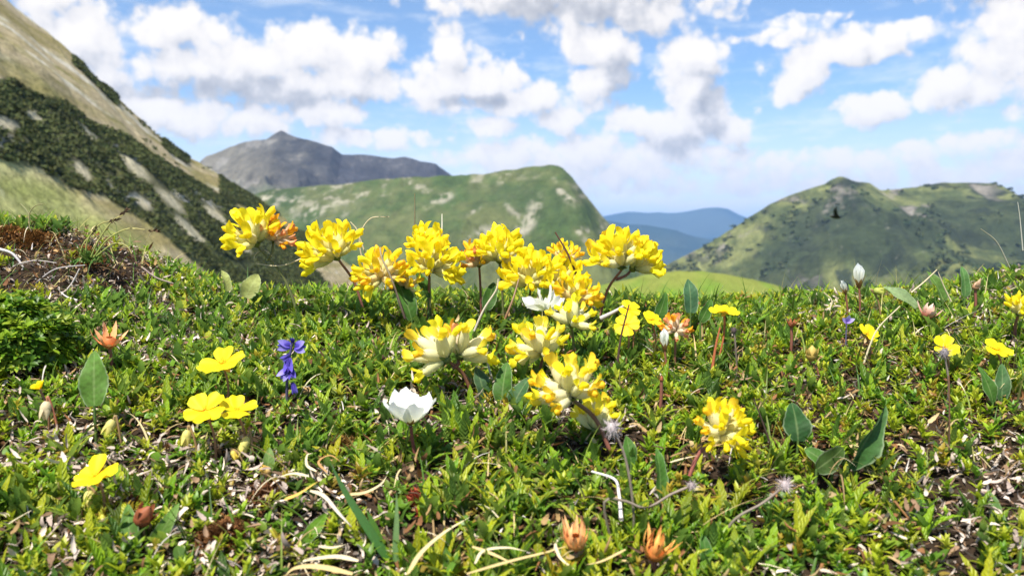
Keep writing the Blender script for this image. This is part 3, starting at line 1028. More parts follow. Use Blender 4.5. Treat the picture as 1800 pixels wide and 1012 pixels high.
# ------------------------------------------------------------------ flowers and single plants
M_stem = leaf_mat('plant_stem', .6, .0, .3, scale=600)
M_green = leaf_mat('bract_green', .55, .25, .3)
M_broad = leaf_mat('broad_leaf', .6, .32, .2, vein=.22, bump=.12, val=.3, scale=420)
M_calyx = leaf_mat('woolly_calyx', .8, .42, .2, sheen=.5, scale=700, val=.06, hue=.006)
M_petal = leaf_mat('yellow_petal', .55, .42, .25, scale=500, val=.06, hue=.008)
M_white = leaf_mat('white_petal', .6, .35, .25, scale=500, val=.03, hue=0)
M_blue = leaf_mat('violet_petal', .55, .35, .25, scale=500, val=.10)
M_dry = leaf_mat('dry_stalk', .75, .1, .2, scale=700, val=.15)
M_hair = leaf_mat('seed_hair', .85, .3, .15, scale=700, val=.08)


def empty(name, loc, label, cat, group=None):
    o = bpy.data.objects.new(name, None)
    o.empty_display_size = .005
    COL.objects.link(o)
    o.location = loc
    return tag(o, label, cat, group)


def frame(axis, roll=0.0):
    """matrix with local z along axis"""
    z = nrm(np.asarray(axis, float))
    x = perp(z)
    y = np.cross(z, x)
    c, s = math.cos(roll), math.sin(roll)
    x2, y2 = c * x + s * y, -s * x + c * y
    return Matrix(((x2[0], y2[0], z[0]), (x2[1], y2[1], z[1]), (x2[2], y2[2], z[2])))


def place(o, loc, rot3, scale=(1, 1, 1)):
    m = rot3.to_4x4()
    sc = Matrix.Diagonal((*scale, 1))
    o.matrix_basis = Matrix.Translation(Vector(loc)) @ m @ sc
    return o


def stem_mesh(name, pts, r0, r1, c0, c1, mat=None, n=14, ns=6, hair=0.0):
    q = spline(pts, n)
    t = np.linspace(0, 1, n)
    V, f = tube(q, r0 + (r1 - r0) * t, ns)
    c = np.repeat(lerp(np.array(c0), np.array(c1), t), ns, 0)
    B = Bag().add(V, f, c)
    if hair:
        rg = np.random.default_rng(int(abs(q.sum()) * 1e5) % 9999)
        m = int(130)
        k = rg.integers(0, n, m)
        d = nrm(rg.normal(size=(m, 3)))
        hv, hf, hc, hu = strips(q[k], d, nrm(rg.normal(size=(m, 3))), hair * rg.uniform(.5, 1.2, m), .00012, blade, 1, 0, 0, 0, (.55, .55, .42))
        B.add(hv, hf, hc, hu)
    return B.mesh(name, [mat or M_stem])


# --- kidney vetch floret: a swollen woolly calyx, a folded keel and an upturned banner; z runs along it, length 1
def floret_mesh(name, cal0, cal1, pet0, pet1, seed, open_=1.0, slim=1.0, k=1.08):
    rg = np.random.default_rng(seed)
    B = Bag()
    ns = 9
    th = np.arange(ns) * 2 * math.pi / ns
    zc = np.array([0, .05, .14, .26, .38, .48, .56, .60]) * k
    rc = np.array([.02, .05, .095, .125, .13, .115, .088, .080]) * slim
    bend = .10 * rg.uniform(.5, 1.4)
    cx = bend * (zc ** 2)
    V = np.stack([cx[:, None] + rc[:, None] * np.cos(th), rc[:, None] * np.sin(th) * .92, np.broadcast_to(zc[:, None], (8, ns))], -1)
    f = [(i * ns + j, i * ns + (j + 1) % ns, (i + 1) * ns + (j + 1) % ns, (i + 1) * ns + j) for i in range(7) for j in range(ns)]
    c = np.repeat(lerp(np.array(cal0), np.array(cal1), (zc / zc[-1]) ** 1.4), ns, 0)
    B.add(V, f, c, None, 0)
    # teeth of the calyx
    D = np.stack([np.cos(th[::2]) * .35, np.sin(th[::2]) * .35, np.ones(5)], 1)
    P = np.stack([bend * .34 + .085 * slim * np.cos(th[::2]), .085 * slim * np.sin(th[::2]), np.full(5, .56 * k)], 1)
    v, fq, cc, uv = strips(P, D, np.stack([np.cos(th[::2]), np.sin(th[::2]), np.zeros(5)], 1), .12, .05, blade, 2, .2, .2, 0, cal1)
    B.add(v, fq, cc, uv, 0)
    # wool on the calyx
    m = 60
    zz, tt = rg.uniform(.05, .56 * k, m), rg.uniform(0, 6.28, m)
    rr = np.interp(zz, zc, rc)
    P = np.stack([bend * zz ** 2 + rr * np.cos(tt), rr * np.sin(tt) * .92, zz], 1)
    D = np.stack([np.cos(tt), np.sin(tt), .8 + 0 * tt], 1) + rg.normal(0, .3, (m, 3))
    v, fq, cc, uv = strips(P, D, nrm(rg.normal(size=(m, 3))), rg.uniform(.03, .08, m), .008, blade, 1, 0, 0, 0, np.array(cal1) * 1.05)
    B.add(v, fq, cc, uv, 0)
    # keel and wings: a closed rounded body leaning forward (local +x)
    zk = 1.025 - (1.025 - np.array([.46, .58, .70, .82, .91, .97, 1.01, 1.025])) * (1.025 - .46 * k) / .565
    rk = np.array([.058, .074, .080, .086, .092, .082, .052, .012])
    lean = .34 * rg.uniform(.7, 1.3) * open_
    ck = bend * zk ** 2 + lean * np.clip(zk - .55, 0, 1) ** 1.5
    V = np.stack([ck[:, None] + rk[:, None] * np.cos(th) * 1.05, rk[:, None] * np.sin(th) * .82, np.broadcast_to(zk[:, None], (8, ns)) - np.clip(zk - .8, 0, 1)[:, None] * .25 * np.cos(th) * open_], -1)
    c = np.repeat(lerp(np.array(pet0), np.array(pet1), np.clip((zk - .6) / .4, 0, 1) ** 1.6), ns, 0)
    B.add(V, f, c, None, 1)
    # two wing petals and the banner standing up behind
    for sy, ln, wd, dirx, cu in ((1, .40, .12, .35, .5), (-1, .40, .12, .35, .5), (0, .55, .28, -.06, -1.0 * open_)):
        P = np.array([[bend * .3 + (.02 if sy else -.06), .06 * sy, .53 * k]])
        D = np.array([[dirx * open_, .28 * sy, 1.0]])
        N = np.array([[0.0, sy, 0]]) if sy else np.array([[1.0, 0, .1]])
        v, fq, cc, uv = strips(P, D, N, ln * rg.uniform(.9, 1.1) * (1.08 - .53 * k) / .55, wd, lambda t: (.45 + .55 * np.clip(t * 1.8, 0, 1)) * np.clip(1 - t ** 7, .12, 1) ** .5, 9, cu if not sy else -.3 * sy, .5 if not sy else .2, 0, pet0, pet1)
        B.add(v, fq, cc, uv, 1)
    return B.mesh(name, [M_calyx, M_petal])


CREAM, PALE, YEL, YEL2, ORA, DEEP = (.80, .72, .28), (.93, .87, .44), (.97, .90, .05), (.97, .83, .015), (.90, .44, .02), (.62, .14, .03)
FLO = {
    'fresh': [floret_mesh('floret', (.60, .62, .22), PALE, YEL, YEL2, 1), floret_mesh('floret', CREAM, (.92, .82, .34), YEL, (.96, .74, .015), 2, .8), floret_mesh('floret', (.66, .66, .26), (.90, .80, .30), (.95, .84, .04), (.96, .78, .01), 3, 1.2)],
    'pale': [floret_mesh('floret', (.70, .68, .32), (.94, .88, .52), (.97, .90, .14), (.97, .78, .02), 4, .7, 1.15, 1.32), floret_mesh('floret', (.72, .68, .34), (.94, .88, .56), (.96, .84, .08), (.94, .60, .02), 5, .5, 1.15, 1.32), floret_mesh('floret', (.62, .64, .28), (.93, .86, .46), YEL, YEL2, 6, .9, 1.15, 1.32)],
    'aged': [floret_mesh('floret', CREAM, (.86, .66, .30), (.95, .76, .03), (.93, .54, .03), 7, .7), floret_mesh('floret', (.70, .56, .24), (.88, .70, .30), YEL, (.92, .54, .02), 8, .8), floret_mesh('floret', CREAM, PALE, YEL, YEL2, 9)],
    'withered': [floret_mesh('floret', (.62, .48, .26), (.84, .66, .46), (.88, .56, .30), (.74, .26, .10), 10, .4, 1.1), floret_mesh('floret', (.70, .58, .34), (.86, .74, .54), (.88, .58, .36), (.82, .34, .12), 11, .3, 1.1), floret_mesh('floret', (.66, .44, .22), (.86, .70, .40), (.88, .50, .03), ORA, 12, .6)],
}


def flower_head(parent, hp, axis, L, n, style, spread, seed, mixin=None, squash=.75):
    """one head: green bracts and receptacle, with the florets fanned over it"""
    rg = np.random.default_rng(seed)
    axis = nrm(np.asarray(axis, float))
    B = Bag()
    q = np.array([hp - axis * L * .10, hp - axis * L * .03, hp + axis * L * .05, hp + axis * L * .12])
    V, f = tube(q, [L * .05, L * .12, L * .14, L * .06], 8)
    B.add(V, f, (.16, .20, .05))
    k = 9
    az = np.arange(k) * 6.283 / k + rg.uniform(0, 1)
    x, y = perp(axis), np.cross(axis, perp(axis))
    rad = np.cos(az)[:, None] * x + np.sin(az)[:, None] * y
    D = rad * .85 + axis * rg.uniform(-.1, .6, (k, 1))
    v, fq, cc, uv = strips(np.repeat((hp - axis * L * .02)[None], k, 0), D, axis[None] - rad * .3, L * rg.uniform(.30, .52, k), L * .13, lance, 4, .5, .3, 0, np.array((.13, .20, .05)) * rg.uniform(.7, 1.4, (k, 1)), (.24, .30, .10))
    B.add(v, fq, cc, uv)
    head = obj('flower_head', B.mesh('flower_head', [M_green]), parent)
    view = np.array([0, 1.0, 0])
    n = int(n * (1.0 if style == 'pale' else 1.08))
    spread *= 1.0 if style == 'pale' else .88
    for i in range(n):
        th = spread * math.sqrt((i + .5) / n) * rg.uniform(.88, 1.1)
        ph = i * 2.39996 + rg.uniform(-.25, .25)
        d = math.cos(th) * axis + math.sin(th) * (math.cos(ph) * x + math.sin(ph) * y)
        d = nrm(d - view * d[1] * (1 - squash))
        st = FLO[style] if mixin is None or rg.random() > .35 else FLO[mixin]
        me = st[rg.integers(0, len(st))]
        o = obj('floret', me, head)
        out = d - axis * (d @ axis)
        m = frame(d, 0)
        lx = np.array(m.col[0]); ly = np.array(m.col[1])
        roll = math.atan2(out @ ly, out @ lx) + rg.normal(0, .5)
        s = L * rg.uniform(.86, 1.1) * (1 - .10 * th / spread)
        w = s * rg.uniform(.92, 1.15)
        place(o, hp + d * L * .04, frame(d, roll), (w, w, s))
    return head


def vetch(label, root_px, Y, heads, c0=(.16, .07, .04), c1=(.20, .14, .06), r=.00105, seed=1):
    """heads: (px, py, floret length px, screen angle, florets, style, spread deg, lean to viewer, mixin)"""
    base = G(root_px, Y)
    t = empty('kidney_vetch', base, label, 'flower', 'kidney vetch flowers in the meadow')
    first = None
    for k, h in enumerate(heads):
        px, py, lp, ang, n, style, spr, toward = h[:8]
        mixin = h[8] if len(h) > 8 else None
        Yh = Y - .008 + (.006 if k else 0)
        hp = at(px, py, Yh) - base
        L = lp / F * Yh * (.92 if style == 'pale' else .83)
        a = R(ang)
        axis = nrm(np.array([math.sin(a), -toward, math.cos(a)]))
        if first is None:
            pts = [np.array([0, 0, -.004]), hp * .5 + np.array([(-.06 * hp[0]), .002, .10 * abs(hp[2])]), hp - axis * L * .08]
            first = hp
        else:
            s0 = first * .80
            pts = [s0, (s0 + hp) * .5 + np.array([.001, 0, -.001]), hp - axis * L * .08]
        obj('stem', stem_mesh('stem', pts, r, r * .8, c0, c1, hair=.0016), t)
        flower_head(t, hp, axis, L, n, style, R(spr), seed * 31 + k * 7, mixin)
    return t


def build_vetches():
    red, grn = ((.20, .07, .05), (.24, .12, .07)), ((.10, .12, .04), (.16, .16, .06))
    vetch('kidney vetch on the far left of the tall cluster, its right half withered red', 535, .545, [(450, 428, 78, -24, 15, 'fresh', 78, .35), (482, 424, 52, 36, 13, 'withered', 80, .3)], *grn, seed=1)
    vetch('yellow kidney vetch leaning left, second from the left in the tall cluster', 648, .545, [(592, 452, 78, -34, 20, 'fresh', 88, .25)], *red, seed=2)
    vetch('orange-tipped kidney vetch with a drooping lower tier, behind a bare pale stalk', 735, .535, [(672, 488, 68, -8, 22, 'aged', 108, .45, 'fresh'), (712, 506, 44, 30, 8, 'aged', 90, .3)], *grn, seed=3)
    vetch('small yellow kidney vetch standing highest above the middle of the cluster', 756, .56, [(752, 440, 56, -4, 16, 'fresh', 84, .2)], *grn, seed=4)
    vetch('full yellow kidney vetch leaning right just below the highest small one', 750, .54, [(757, 474, 72, 34, 22, 'fresh', 84, .45)], *red, seed=5)
    vetch('fading rust-orange kidney vetch between two yellow ones in the cluster', 846, .56, [(842, 466, 54, -8, 16, 'withered', 80, .3, 'aged')], *red, seed=6)
    vetch('yellow kidney vetch with an upright head, just right of the rust-orange one', 886, .552, [(878, 458, 68, -2, 20, 'fresh', 78, .3)], *grn, seed=7)
    vetch('broad yellow kidney vetch leaning left at the centre right of the cluster', 930, .54, [(932, 498, 74, -20, 18, 'fresh', 80, .4)], *grn, seed=8)
    vetch('yellow kidney vetch partly hidden by a dark bare stalk poking up behind it', 985, .545, [(978, 505, 70, 8, 18, 'fresh', 88, .4), (992, 462, 46, 6, 11, 'aged', 70, .2, 'fresh')], *grn, seed=9)
    vetch('orange-tipped kidney vetch low on the right of the cluster, above the pale one', 1020, .53, [(1010, 530, 62, 14, 15, 'aged', 84, .4, 'fresh')], *red, seed=10)
    vetch('large lone yellow kidney vetch in front of the blue far hills', 1048, .545, [(1092, 468, 80, -22, 17, 'fresh', 66, .3, 'pale'), (1112, 472, 72, 40, 15, 'fresh', 64, .3)], *red, seed=11)
    vetch('open kidney vetch with few wide-spread finger-like florets, front centre', 838, .428, [(785, 632, 82, -48, 8, 'pale', 60, .35), (808, 626, 74, 26, 8, 'pale', 66, .3, 'withered')], (.14, .05, .03), (.20, .10, .05), .0012, 12)
    vetch('yellow kidney vetch with florets fanned to the left beside the open one', 948, .445, [(955, 622, 70, -30, 14, 'pale', 78, .4, 'fresh')], *red, seed=13)
    vetch('creamy kidney vetch with only its tips yellow, under the white woolly head', 1012, .475, [(1005, 572, 56, 10, 9, 'pale', 80, .3)], *grn, seed=14)
    vetch('big pale kidney vetch leaning left on a reddish slanting stem, front centre', 1088, .374, [(1005, 697, 84, -22, 18, 'pale', 74, .4)], (.28, .09, .07), (.18, .12, .06), .0012, 15)
    vetch('half-hidden kidney vetch bent down behind the reddish slanting stem', 1100, .388, [(1046, 756, 66, -4, 9, 'pale', 52, .1, 'fresh')], *red, seed=16)
    vetch('bright kidney vetch facing the viewer, alone at the front right', 1205, .353, [(1268, 764, 76, 12, 19, 'fresh', 86, .75, 'pale')], (.34, .10, .08), (.26, .10, .07), .0010, 17)
    vetch('kidney vetch cut by the right edge of the photo', 1790, .50, [(1790, 552, 46, -6, 11, 'fresh', 62, .4)], *red, seed=18)


build_vetches()


# --- rock roses: five broad crumpled petals round a tuft of stamens
def petal_mesh(name, c0, c1, width, seed, cup=.12, mat=None, notch=.06):
    rg = np.random.default_rng(seed)
    nu, nv = 9, 8
    t = np.linspace(.03, 1, nv)
    u = np.linspace(-1, 1, nu)
    U, T = np.meshgrid(u, t, indexing='ij')
    w = width * np.sin(np.clip(.10 + .80 * T ** .9, 0, 1) * math.pi * .62) ** 1.1
    rl = T * (1 - notch * np.exp(-(U / .25) ** 2) * T ** 4 - .18 * np.abs(U) ** 2.6 * T)
    X = rl + rg.normal(0, .008, U.shape) * T
    Yv = U * w
    Z = cup * X ** 1.6 + .05 * np.sin(U * 4 + rg.uniform(0, 6)) * T + rg.normal(0, .012, U.shape) * T
    c = lerp(np.array(c0), np.array(c1), np.clip(T, 0, 1).ravel())
    return make_mesh(name, np.stack([X, Yv, Z], -1), grid_faces(nu, nv), c, np.stack([(U + 1) / 2, T], -1), [mat or M_petal])


ROSE = [petal_mesh('petal', (.93, .62, .01), (.95, .80, .012), .43, 40 + k, .10 + .05 * (k % 2)) for k in range(4)]
DRYAS = [petal_mesh('petal', (.80, .82, .60), (.92, .92, .88), .37, 60 + k, .42, M_white, -.10) for k in range(3)]


def tuft(c, axis, r, h, n, col, seed, thick=.10):
    rg = np.random.default_rng(seed)
    x = perp(axis)
    y = np.cross(axis, x)
    th = np.sqrt(rg.random(n)) * .9
    ph = rg.uniform(0, 6.28, n)
    d = np.cos(th)[:, None] * axis + (np.sin(th) * np.cos(ph))[:, None] * x + (np.sin(th) * np.sin(ph))[:, None] * y
    v, f, cc, uv = strips(np.repeat(c[None], n, 0), d, nrm(rg.normal(size=(n, 3))), h * rg.uniform(.7, 1.1, n), r * thick * 3, lambda t: np.where(t > .7, 1.0, .35), 4, 0, .4, 0, np.array(col) * rg.uniform(.8, 1.2, (n, 1)))
    return v, f, cc, uv


def rock_rose(label, px, py, wpx, root_px, Y, nrml, roll=0.0, petals=5, curl=0.0, seed=1, stemc=((.20, .10, .05), (.26, .14, .07)), squash=1.0, skip=()):
    base = G(root_px, Y)
    t = empty('rock_rose', base, label, 'flower', 'yellow rock roses in the meadow')
    rg = np.random.default_rng(seed)
    Yf = Y - .004
    c = at(px, py, Yf) - base
    n = nrm(np.asarray(nrml, float))
    rad = wpx / F * Yf * .53
    obj('stem', stem_mesh('stem', [np.array([0, 0, -.003]), c * .55 + np.array([.002, 0, 0]), c - n * rad * .14], .0006, .0006, *stemc, hair=.0012), t)
    x = perp(n)
    for k in range(petals):
        if k in skip:
            continue
        a = roll + k * 2 * math.pi / petals + rg.normal(0, .10)
        m = frame(n, a)
        tilt = Matrix.Rotation(-curl + rg.normal(0, .13), 3, 'Y')
        o = obj('petal', ROSE[rg.integers(0, 4)], t)
        s = rad * rg.uniform(.92, 1.06)
        place(o, c + n * .0002 * k, m @ tilt, (s, s * rg.uniform(.9, 1.08), s))
    B = Bag()
    v, f, cc, uv = tuft(c, n, rad * .05, rad * .30, 26, (.90, .48, .02), seed)
    B.add(v, f, cc, uv)
    obj('stamens', B.mesh('stamens', [M_petal]), t)
    for k in range(3):
        a = k * 2.094 + .5
        y = np.cross(n, x)
        d = nrm(math.cos(a) * x + math.sin(a) * y - n * .25)
        v, f, cc, uv = strips((c - n * rad * .12)[None], d[None], n[None], rad * .55, rad * .3, lance, 4, .3, .3, 0, (.30, .28, .08), (.40, .26, .10))
        obj('sepal', Bag().add(v, f, cc, uv).mesh('sepal', [M_green]), t)
    return t


def bud_mesh(name, L, w, c0, c1, seed=0):
    """closed bud hanging or standing: overlapping pointed scales over a spindle; z along it"""
    rg = np.random.default_rng(seed)
    B = Bag()
    z = np.linspace(0, 1, 9)
    r = np.sin(np.clip(.06 + .94 * z, 0, 1) ** .75 * math.pi) ** .8 * w * .5 + .0001
    V, f = tube(np.stack([0 * z, 0 * z, z * L], 1), r, 9)
    B.add(V, f, np.repeat(lerp(np.array(c0), np.array(c1), z), 9, 0))
    k = 5
    az = np.arange(k) * 6.283 / k + rg.uniform(0, 1)
    rad = np.stack([np.cos(az), np.sin(az), 0 * az], 1)
    D = rad * w * .9 + np.array([0, 0, L * .55])
    v, fq, cc, uv = strips(rad * w * .10, D, rad, L * 1.02, w * .62, lance, 6, -1.0, -.35, 0, np.array(c0) * .9, np.array(c1) * .95)
    B.add(v, fq, cc, uv)
    return B.mesh(name, [M_green])


def nodding_bud(label, px, py, L, ang, root_px, Y, c0, c1, stemc, seed=1, name='flower_bud', cat='bud', wide=.55, toward=.2):
    if Y < .43:
        Y -= .014
    base = G(root_px, Y)
    t = empty(name, base, label, cat)
    a = R(ang)
    axis = nrm(np.array([math.sin(a), -toward, math.cos(a)]))
    Lm = L / F * Y
    p = at(px, py, Y - .002) - base - axis * Lm * .5
    mid = p * .7 + np.array([.001, 0, .001])
    obj('stem', stem_mesh('stem', [np.array([0, 0, -.003]), mid, p - axis * Lm * .25, p], .0006, .0005, *stemc, hair=.001), t)
    o = obj('bud', bud_mesh('bud', Lm, Lm * wide, c0, c1, seed), t)
    place(o, p, frame(axis))
    return t


def build_roses():
    rock_rose('ragged yellow rock rose tilted on edge, directly left of the violet milkwort', 392, 640, 82, 392, .418, (-.12, -.42, .88), .2, seed=1, curl=.10)
    rock_rose('flat yellow rock rose, left bloom of the touching pair', 360, 722, 74, 372, .368, (-.12, -.55, .82), .55, seed=2)
    rock_rose('flat yellow rock rose seen edge on, right bloom of the touching pair', 416, 722, 66, 424, .374, (.12, -.32, .93), .1, seed=3)
    rock_rose('yellow rock rose nearest the lower left corner', 168, 838, 78, 168, .328, (-.30, -.42, .84), .35, seed=4, curl=.12)
    rock_rose('small yellow rock rose opening low among leaves below the tall leaf on the left', 70, 684, 32, 76, .395, (-.2, -.35, .9), .2, seed=5, curl=.55)
    rock_rose('yellow rock rose facing the viewer, lower bloom right of the vetch cluster', 1102, 570, 46, 1098, .475, (-.1, -.8, .5), .4, seed=6)
    rock_rose('yellow rock rose facing left, small upper bloom right of the vetch cluster', 1106, 545, 40, 1112, .485, (.1, -.55, .8), .1, seed=7)
    rock_rose('small yellow rock rose next to the fading orange and pink head', 1146, 562, 40, 1150, .48, (.35, -.55, .75), .7, seed=8)
    rock_rose('yellow rock rose on a tall red-brown stem at centre right', 1274, 548, 52, 1258, .475, (.05, -.30, .95), .15, seed=9, stemc=((.36, .10, .04), (.42, .14, .05)))
    rock_rose('tiny yellow rock rose in front of a crossing straw on the right', 1524, 588, 38, 1530, .47, (.3, -.6, .75), .3, seed=10, curl=.2)
    rock_rose('yellow rock rose above a grey seed head on the right', 1661, 610, 46, 1668, .452, (.0, -.72, .7), .5, seed=11, curl=.2)
    rock_rose('yellow rock rose farthest right, over a pair of dark oval leaves', 1755, 616, 48, 1760, .448, (.15, -.60, .8), .0, seed=12, curl=.1)
    pale = ((.55, .50, .16), (.80, .68, .16))
    sc = ((.22, .13, .06), (.30, .20, .08))
    nodding_bud('pale drooping bud between the corner rose and the touching pair', 192, 752, 32, 205, 208, .395, *pale, sc, 1)
    nodding_bud('yellowish drooping bud below the left bloom of the touching pair', 327, 770, 30, 190, 345, .385, *pale, sc, 2)
    nodding_bud('long pale drooping bud below the right bloom of the touching pair', 428, 786, 40, 200, 440, .385, *pale, sc, 3, wide=.42)
    nodding_bud('short yellow bud touching the long pale one below the touching pair', 412, 800, 18, 150, 432, .382, (.5, .42, .1), (.85, .62, .06), sc, 4)
    nodding_bud('pale stubby bud hanging under the corner rock rose', 158, 880, 36, 170, 176, .348, *pale, sc, 5)
    nodding_bud('round lime-yellow bud just right of the one under the corner rose', 180, 912, 22, 20, 190, .338, (.4, .42, .06), (.66, .60, .08), sc, 6, wide=.85)
    nodding_bud('small golden bud with a pale woolly calyx at the left of the dry grass curls', 466, 826, 22, -70, 472, .372, (.6, .42, .2), (.86, .52, .05), sc, 7, wide=.7)
    nodding_bud('pale woolly bud under the small opening rose at the left', 80, 722, 34, 185, 98, .402, (.6, .5, .3), (.72, .58, .34), ((.30, .10, .05), (.34, .14, .07)), 8)
    nodding_bud('brown-red egg-shaped bud between broad blades in the lower left', 254, 905, 44, 35, 240, .328, (.26, .07, .03), (.36, .12, .05), sc, 9, wide=.72)
    nodding_bud('straw-yellow egg-shaped bud on a slanting brown stem at centre right', 1427, 620, 28, 0, 1452, .452, (.42, .26, .06), (.60, .46, .12), ((.22, .08, .05), (.28, .13, .06)), 10, wide=.72)
    nodding_bud('greenish flower bud on the crest beside the white buds', 1545, 512, 18, 100, 1556, .54, (.35, .40, .08), (.60, .60, .12), sc, 11, wide=.7)


build_roses()


# --- mountain avens: white cup on a dark red stem; white buds
def white_cup(label, px, py, wpx, root_px, Y, nrml, opening, seed, petals=8):
    base = G(root_px, Y)
    t = empty('mountain_avens', base, label, 'flower')
    rg = np.random.default_rng(seed)
    c = at(px, py, Y - .003) - base
    n = nrm(np.asarray(nrml, float))
    rad = wpx / F * Y * .60
    obj('stem', stem_mesh('stem', [np.array([0, 0, -.003]), c * .5 + np.array([-.001, 0, 0]), c - n * rad * .1], .0009, .0008, (.12, .035, .03), (.20, .06, .04), hair=.001), t)
    for k in range(petals):
        a = k * 2 * math.pi / petals + rg.normal(0, .12)
        o = obj('petal', DRYAS[rg.integers(0, 3)], t)
        s = rad * rg.uniform(.92, 1.10)
        place(o, c, frame(n, a) @ Matrix.Rotation(-opening + rg.normal(0, .09), 3, 'Y'), (s, s * .95, s))
    v, f, cc, uv = tuft(c, n, rad * .05, rad * .42, 46, (.86, .62, .10), seed)
    obj('stamens', Bag().add(v, f, cc, uv).mesh('stamens', [M_petal]), t)
    x, y = perp(n), np.cross(n, perp(n))
    for k in range(7):
        a = k * .8976
        d = nrm(math.cos(a) * x + math.sin(a) * y + n * .55)
        v, f, cc, uv = strips((c - n * rad * .08)[None], d[None], n[None], rad * .42, rad * .16, lance, 4, .5, .3, 0, (.20, .16, .04), (.34, .16, .06))
        obj('sepal', Bag().add(v, f, cc, uv).mesh('sepal', [M_green]), t)
    return t


def white_bud(label, px, py, L, ang, root_px, Y, seed, n=7, open_=.16, colr=(.90, .88, .78), name='white_bud'):
    base = G(root_px, Y)
    t = empty(name, base, label, 'bud')
    rg = np.random.default_rng(seed)
    a = R(ang)
    axis = nrm(np.array([math.sin(a), -.15, math.cos(a)]))
    Lm = L / F * Y
    p = at(px, py, Y - .002) - base - axis * Lm * .45
    obj('stem', stem_mesh('stem', [np.array([0, 0, -.003]), p * .5 + np.array([.0008, 0, 0]), p], .0007, .0007, (.16, .06, .04), (.24, .10, .05), hair=.001), t)
    for k in range(n):
        o = obj('petal', DRYAS[rg.integers(0, 3)], t)
        s = Lm * rg.uniform(.85, 1.02)
        place(o, p, frame(axis, k * 6.283 / n + rg.normal(0, .2)) @ Matrix.Rotation(-1.40 + open_ + rg.normal(0, .06), 3, 'Y'), (s, s * .62, s * .6))
    x, y = perp(axis), np.cross(axis, perp(axis))
    for k in range(6):
        b = k * 1.047
        rad = math.cos(b) * x + math.sin(b) * y
        v, f, cc, uv = strips((p - axis * Lm * .05 + rad * Lm * .06)[None], nrm(axis + rad * .30)[None], rad[None], Lm * rg.uniform(.5, .72), Lm * .20, lance, 4, .2, -.3, 0, (.26, .10, .05), (.50, .30, .08))
        obj('sepal', Bag().add(v, f, cc, uv).mesh('sepal', [M_green]), t)
    return t


def build_white():
    white_cup('white cup-shaped flower on a dark red stem, front centre', 722, 744, 96, 736, .366, (-.03, -.06, 1), .36, 3, 7)
    white_bud('larger white bud standing on the right part of the crest', 1510, 488, 38, -6, 1512, .555, 1, open_=.22)
    white_bud('smaller white bud leaning left on the crest', 1484, 506, 24, -20, 1492, .55, 2, 6, .05)
    white_bud('white bud with brown sepals below the fading orange and pink head', 1168, 600, 36, -4, 1170, .46, 3, open_=.1)
    # withered white-woolly head
    base = G(958, .505)
    t = empty('woolly_head', base, 'white woolly flower head behind the pale vetches', 'flower')
    hp = at(958, 545, .50) - base
    obj('stem', stem_mesh('stem', [np.array([0, 0, -.003]), hp * .5, hp], .0008, .0008, (.12, .12, .05), (.2, .2, .1)), t)
    rg = np.random.default_rng(5)
    for k in range(14):
        th = 1.35 * math.sqrt((k + .5) / 14)
        ph = k * 2.4
        d = nrm(np.array([math.sin(th) * math.cos(ph), math.sin(th) * math.sin(ph) - .3, math.cos(th)]))
        o = obj('petal', DRYAS[k % 3], t)
        s = .012 * rg.uniform(.8, 1.3)
        place(o, hp, frame(d, rg.uniform(0, 6)) @ Matrix.Rotation(-1.2, 3, 'Y'), (s, s * .7, s))


build_white()


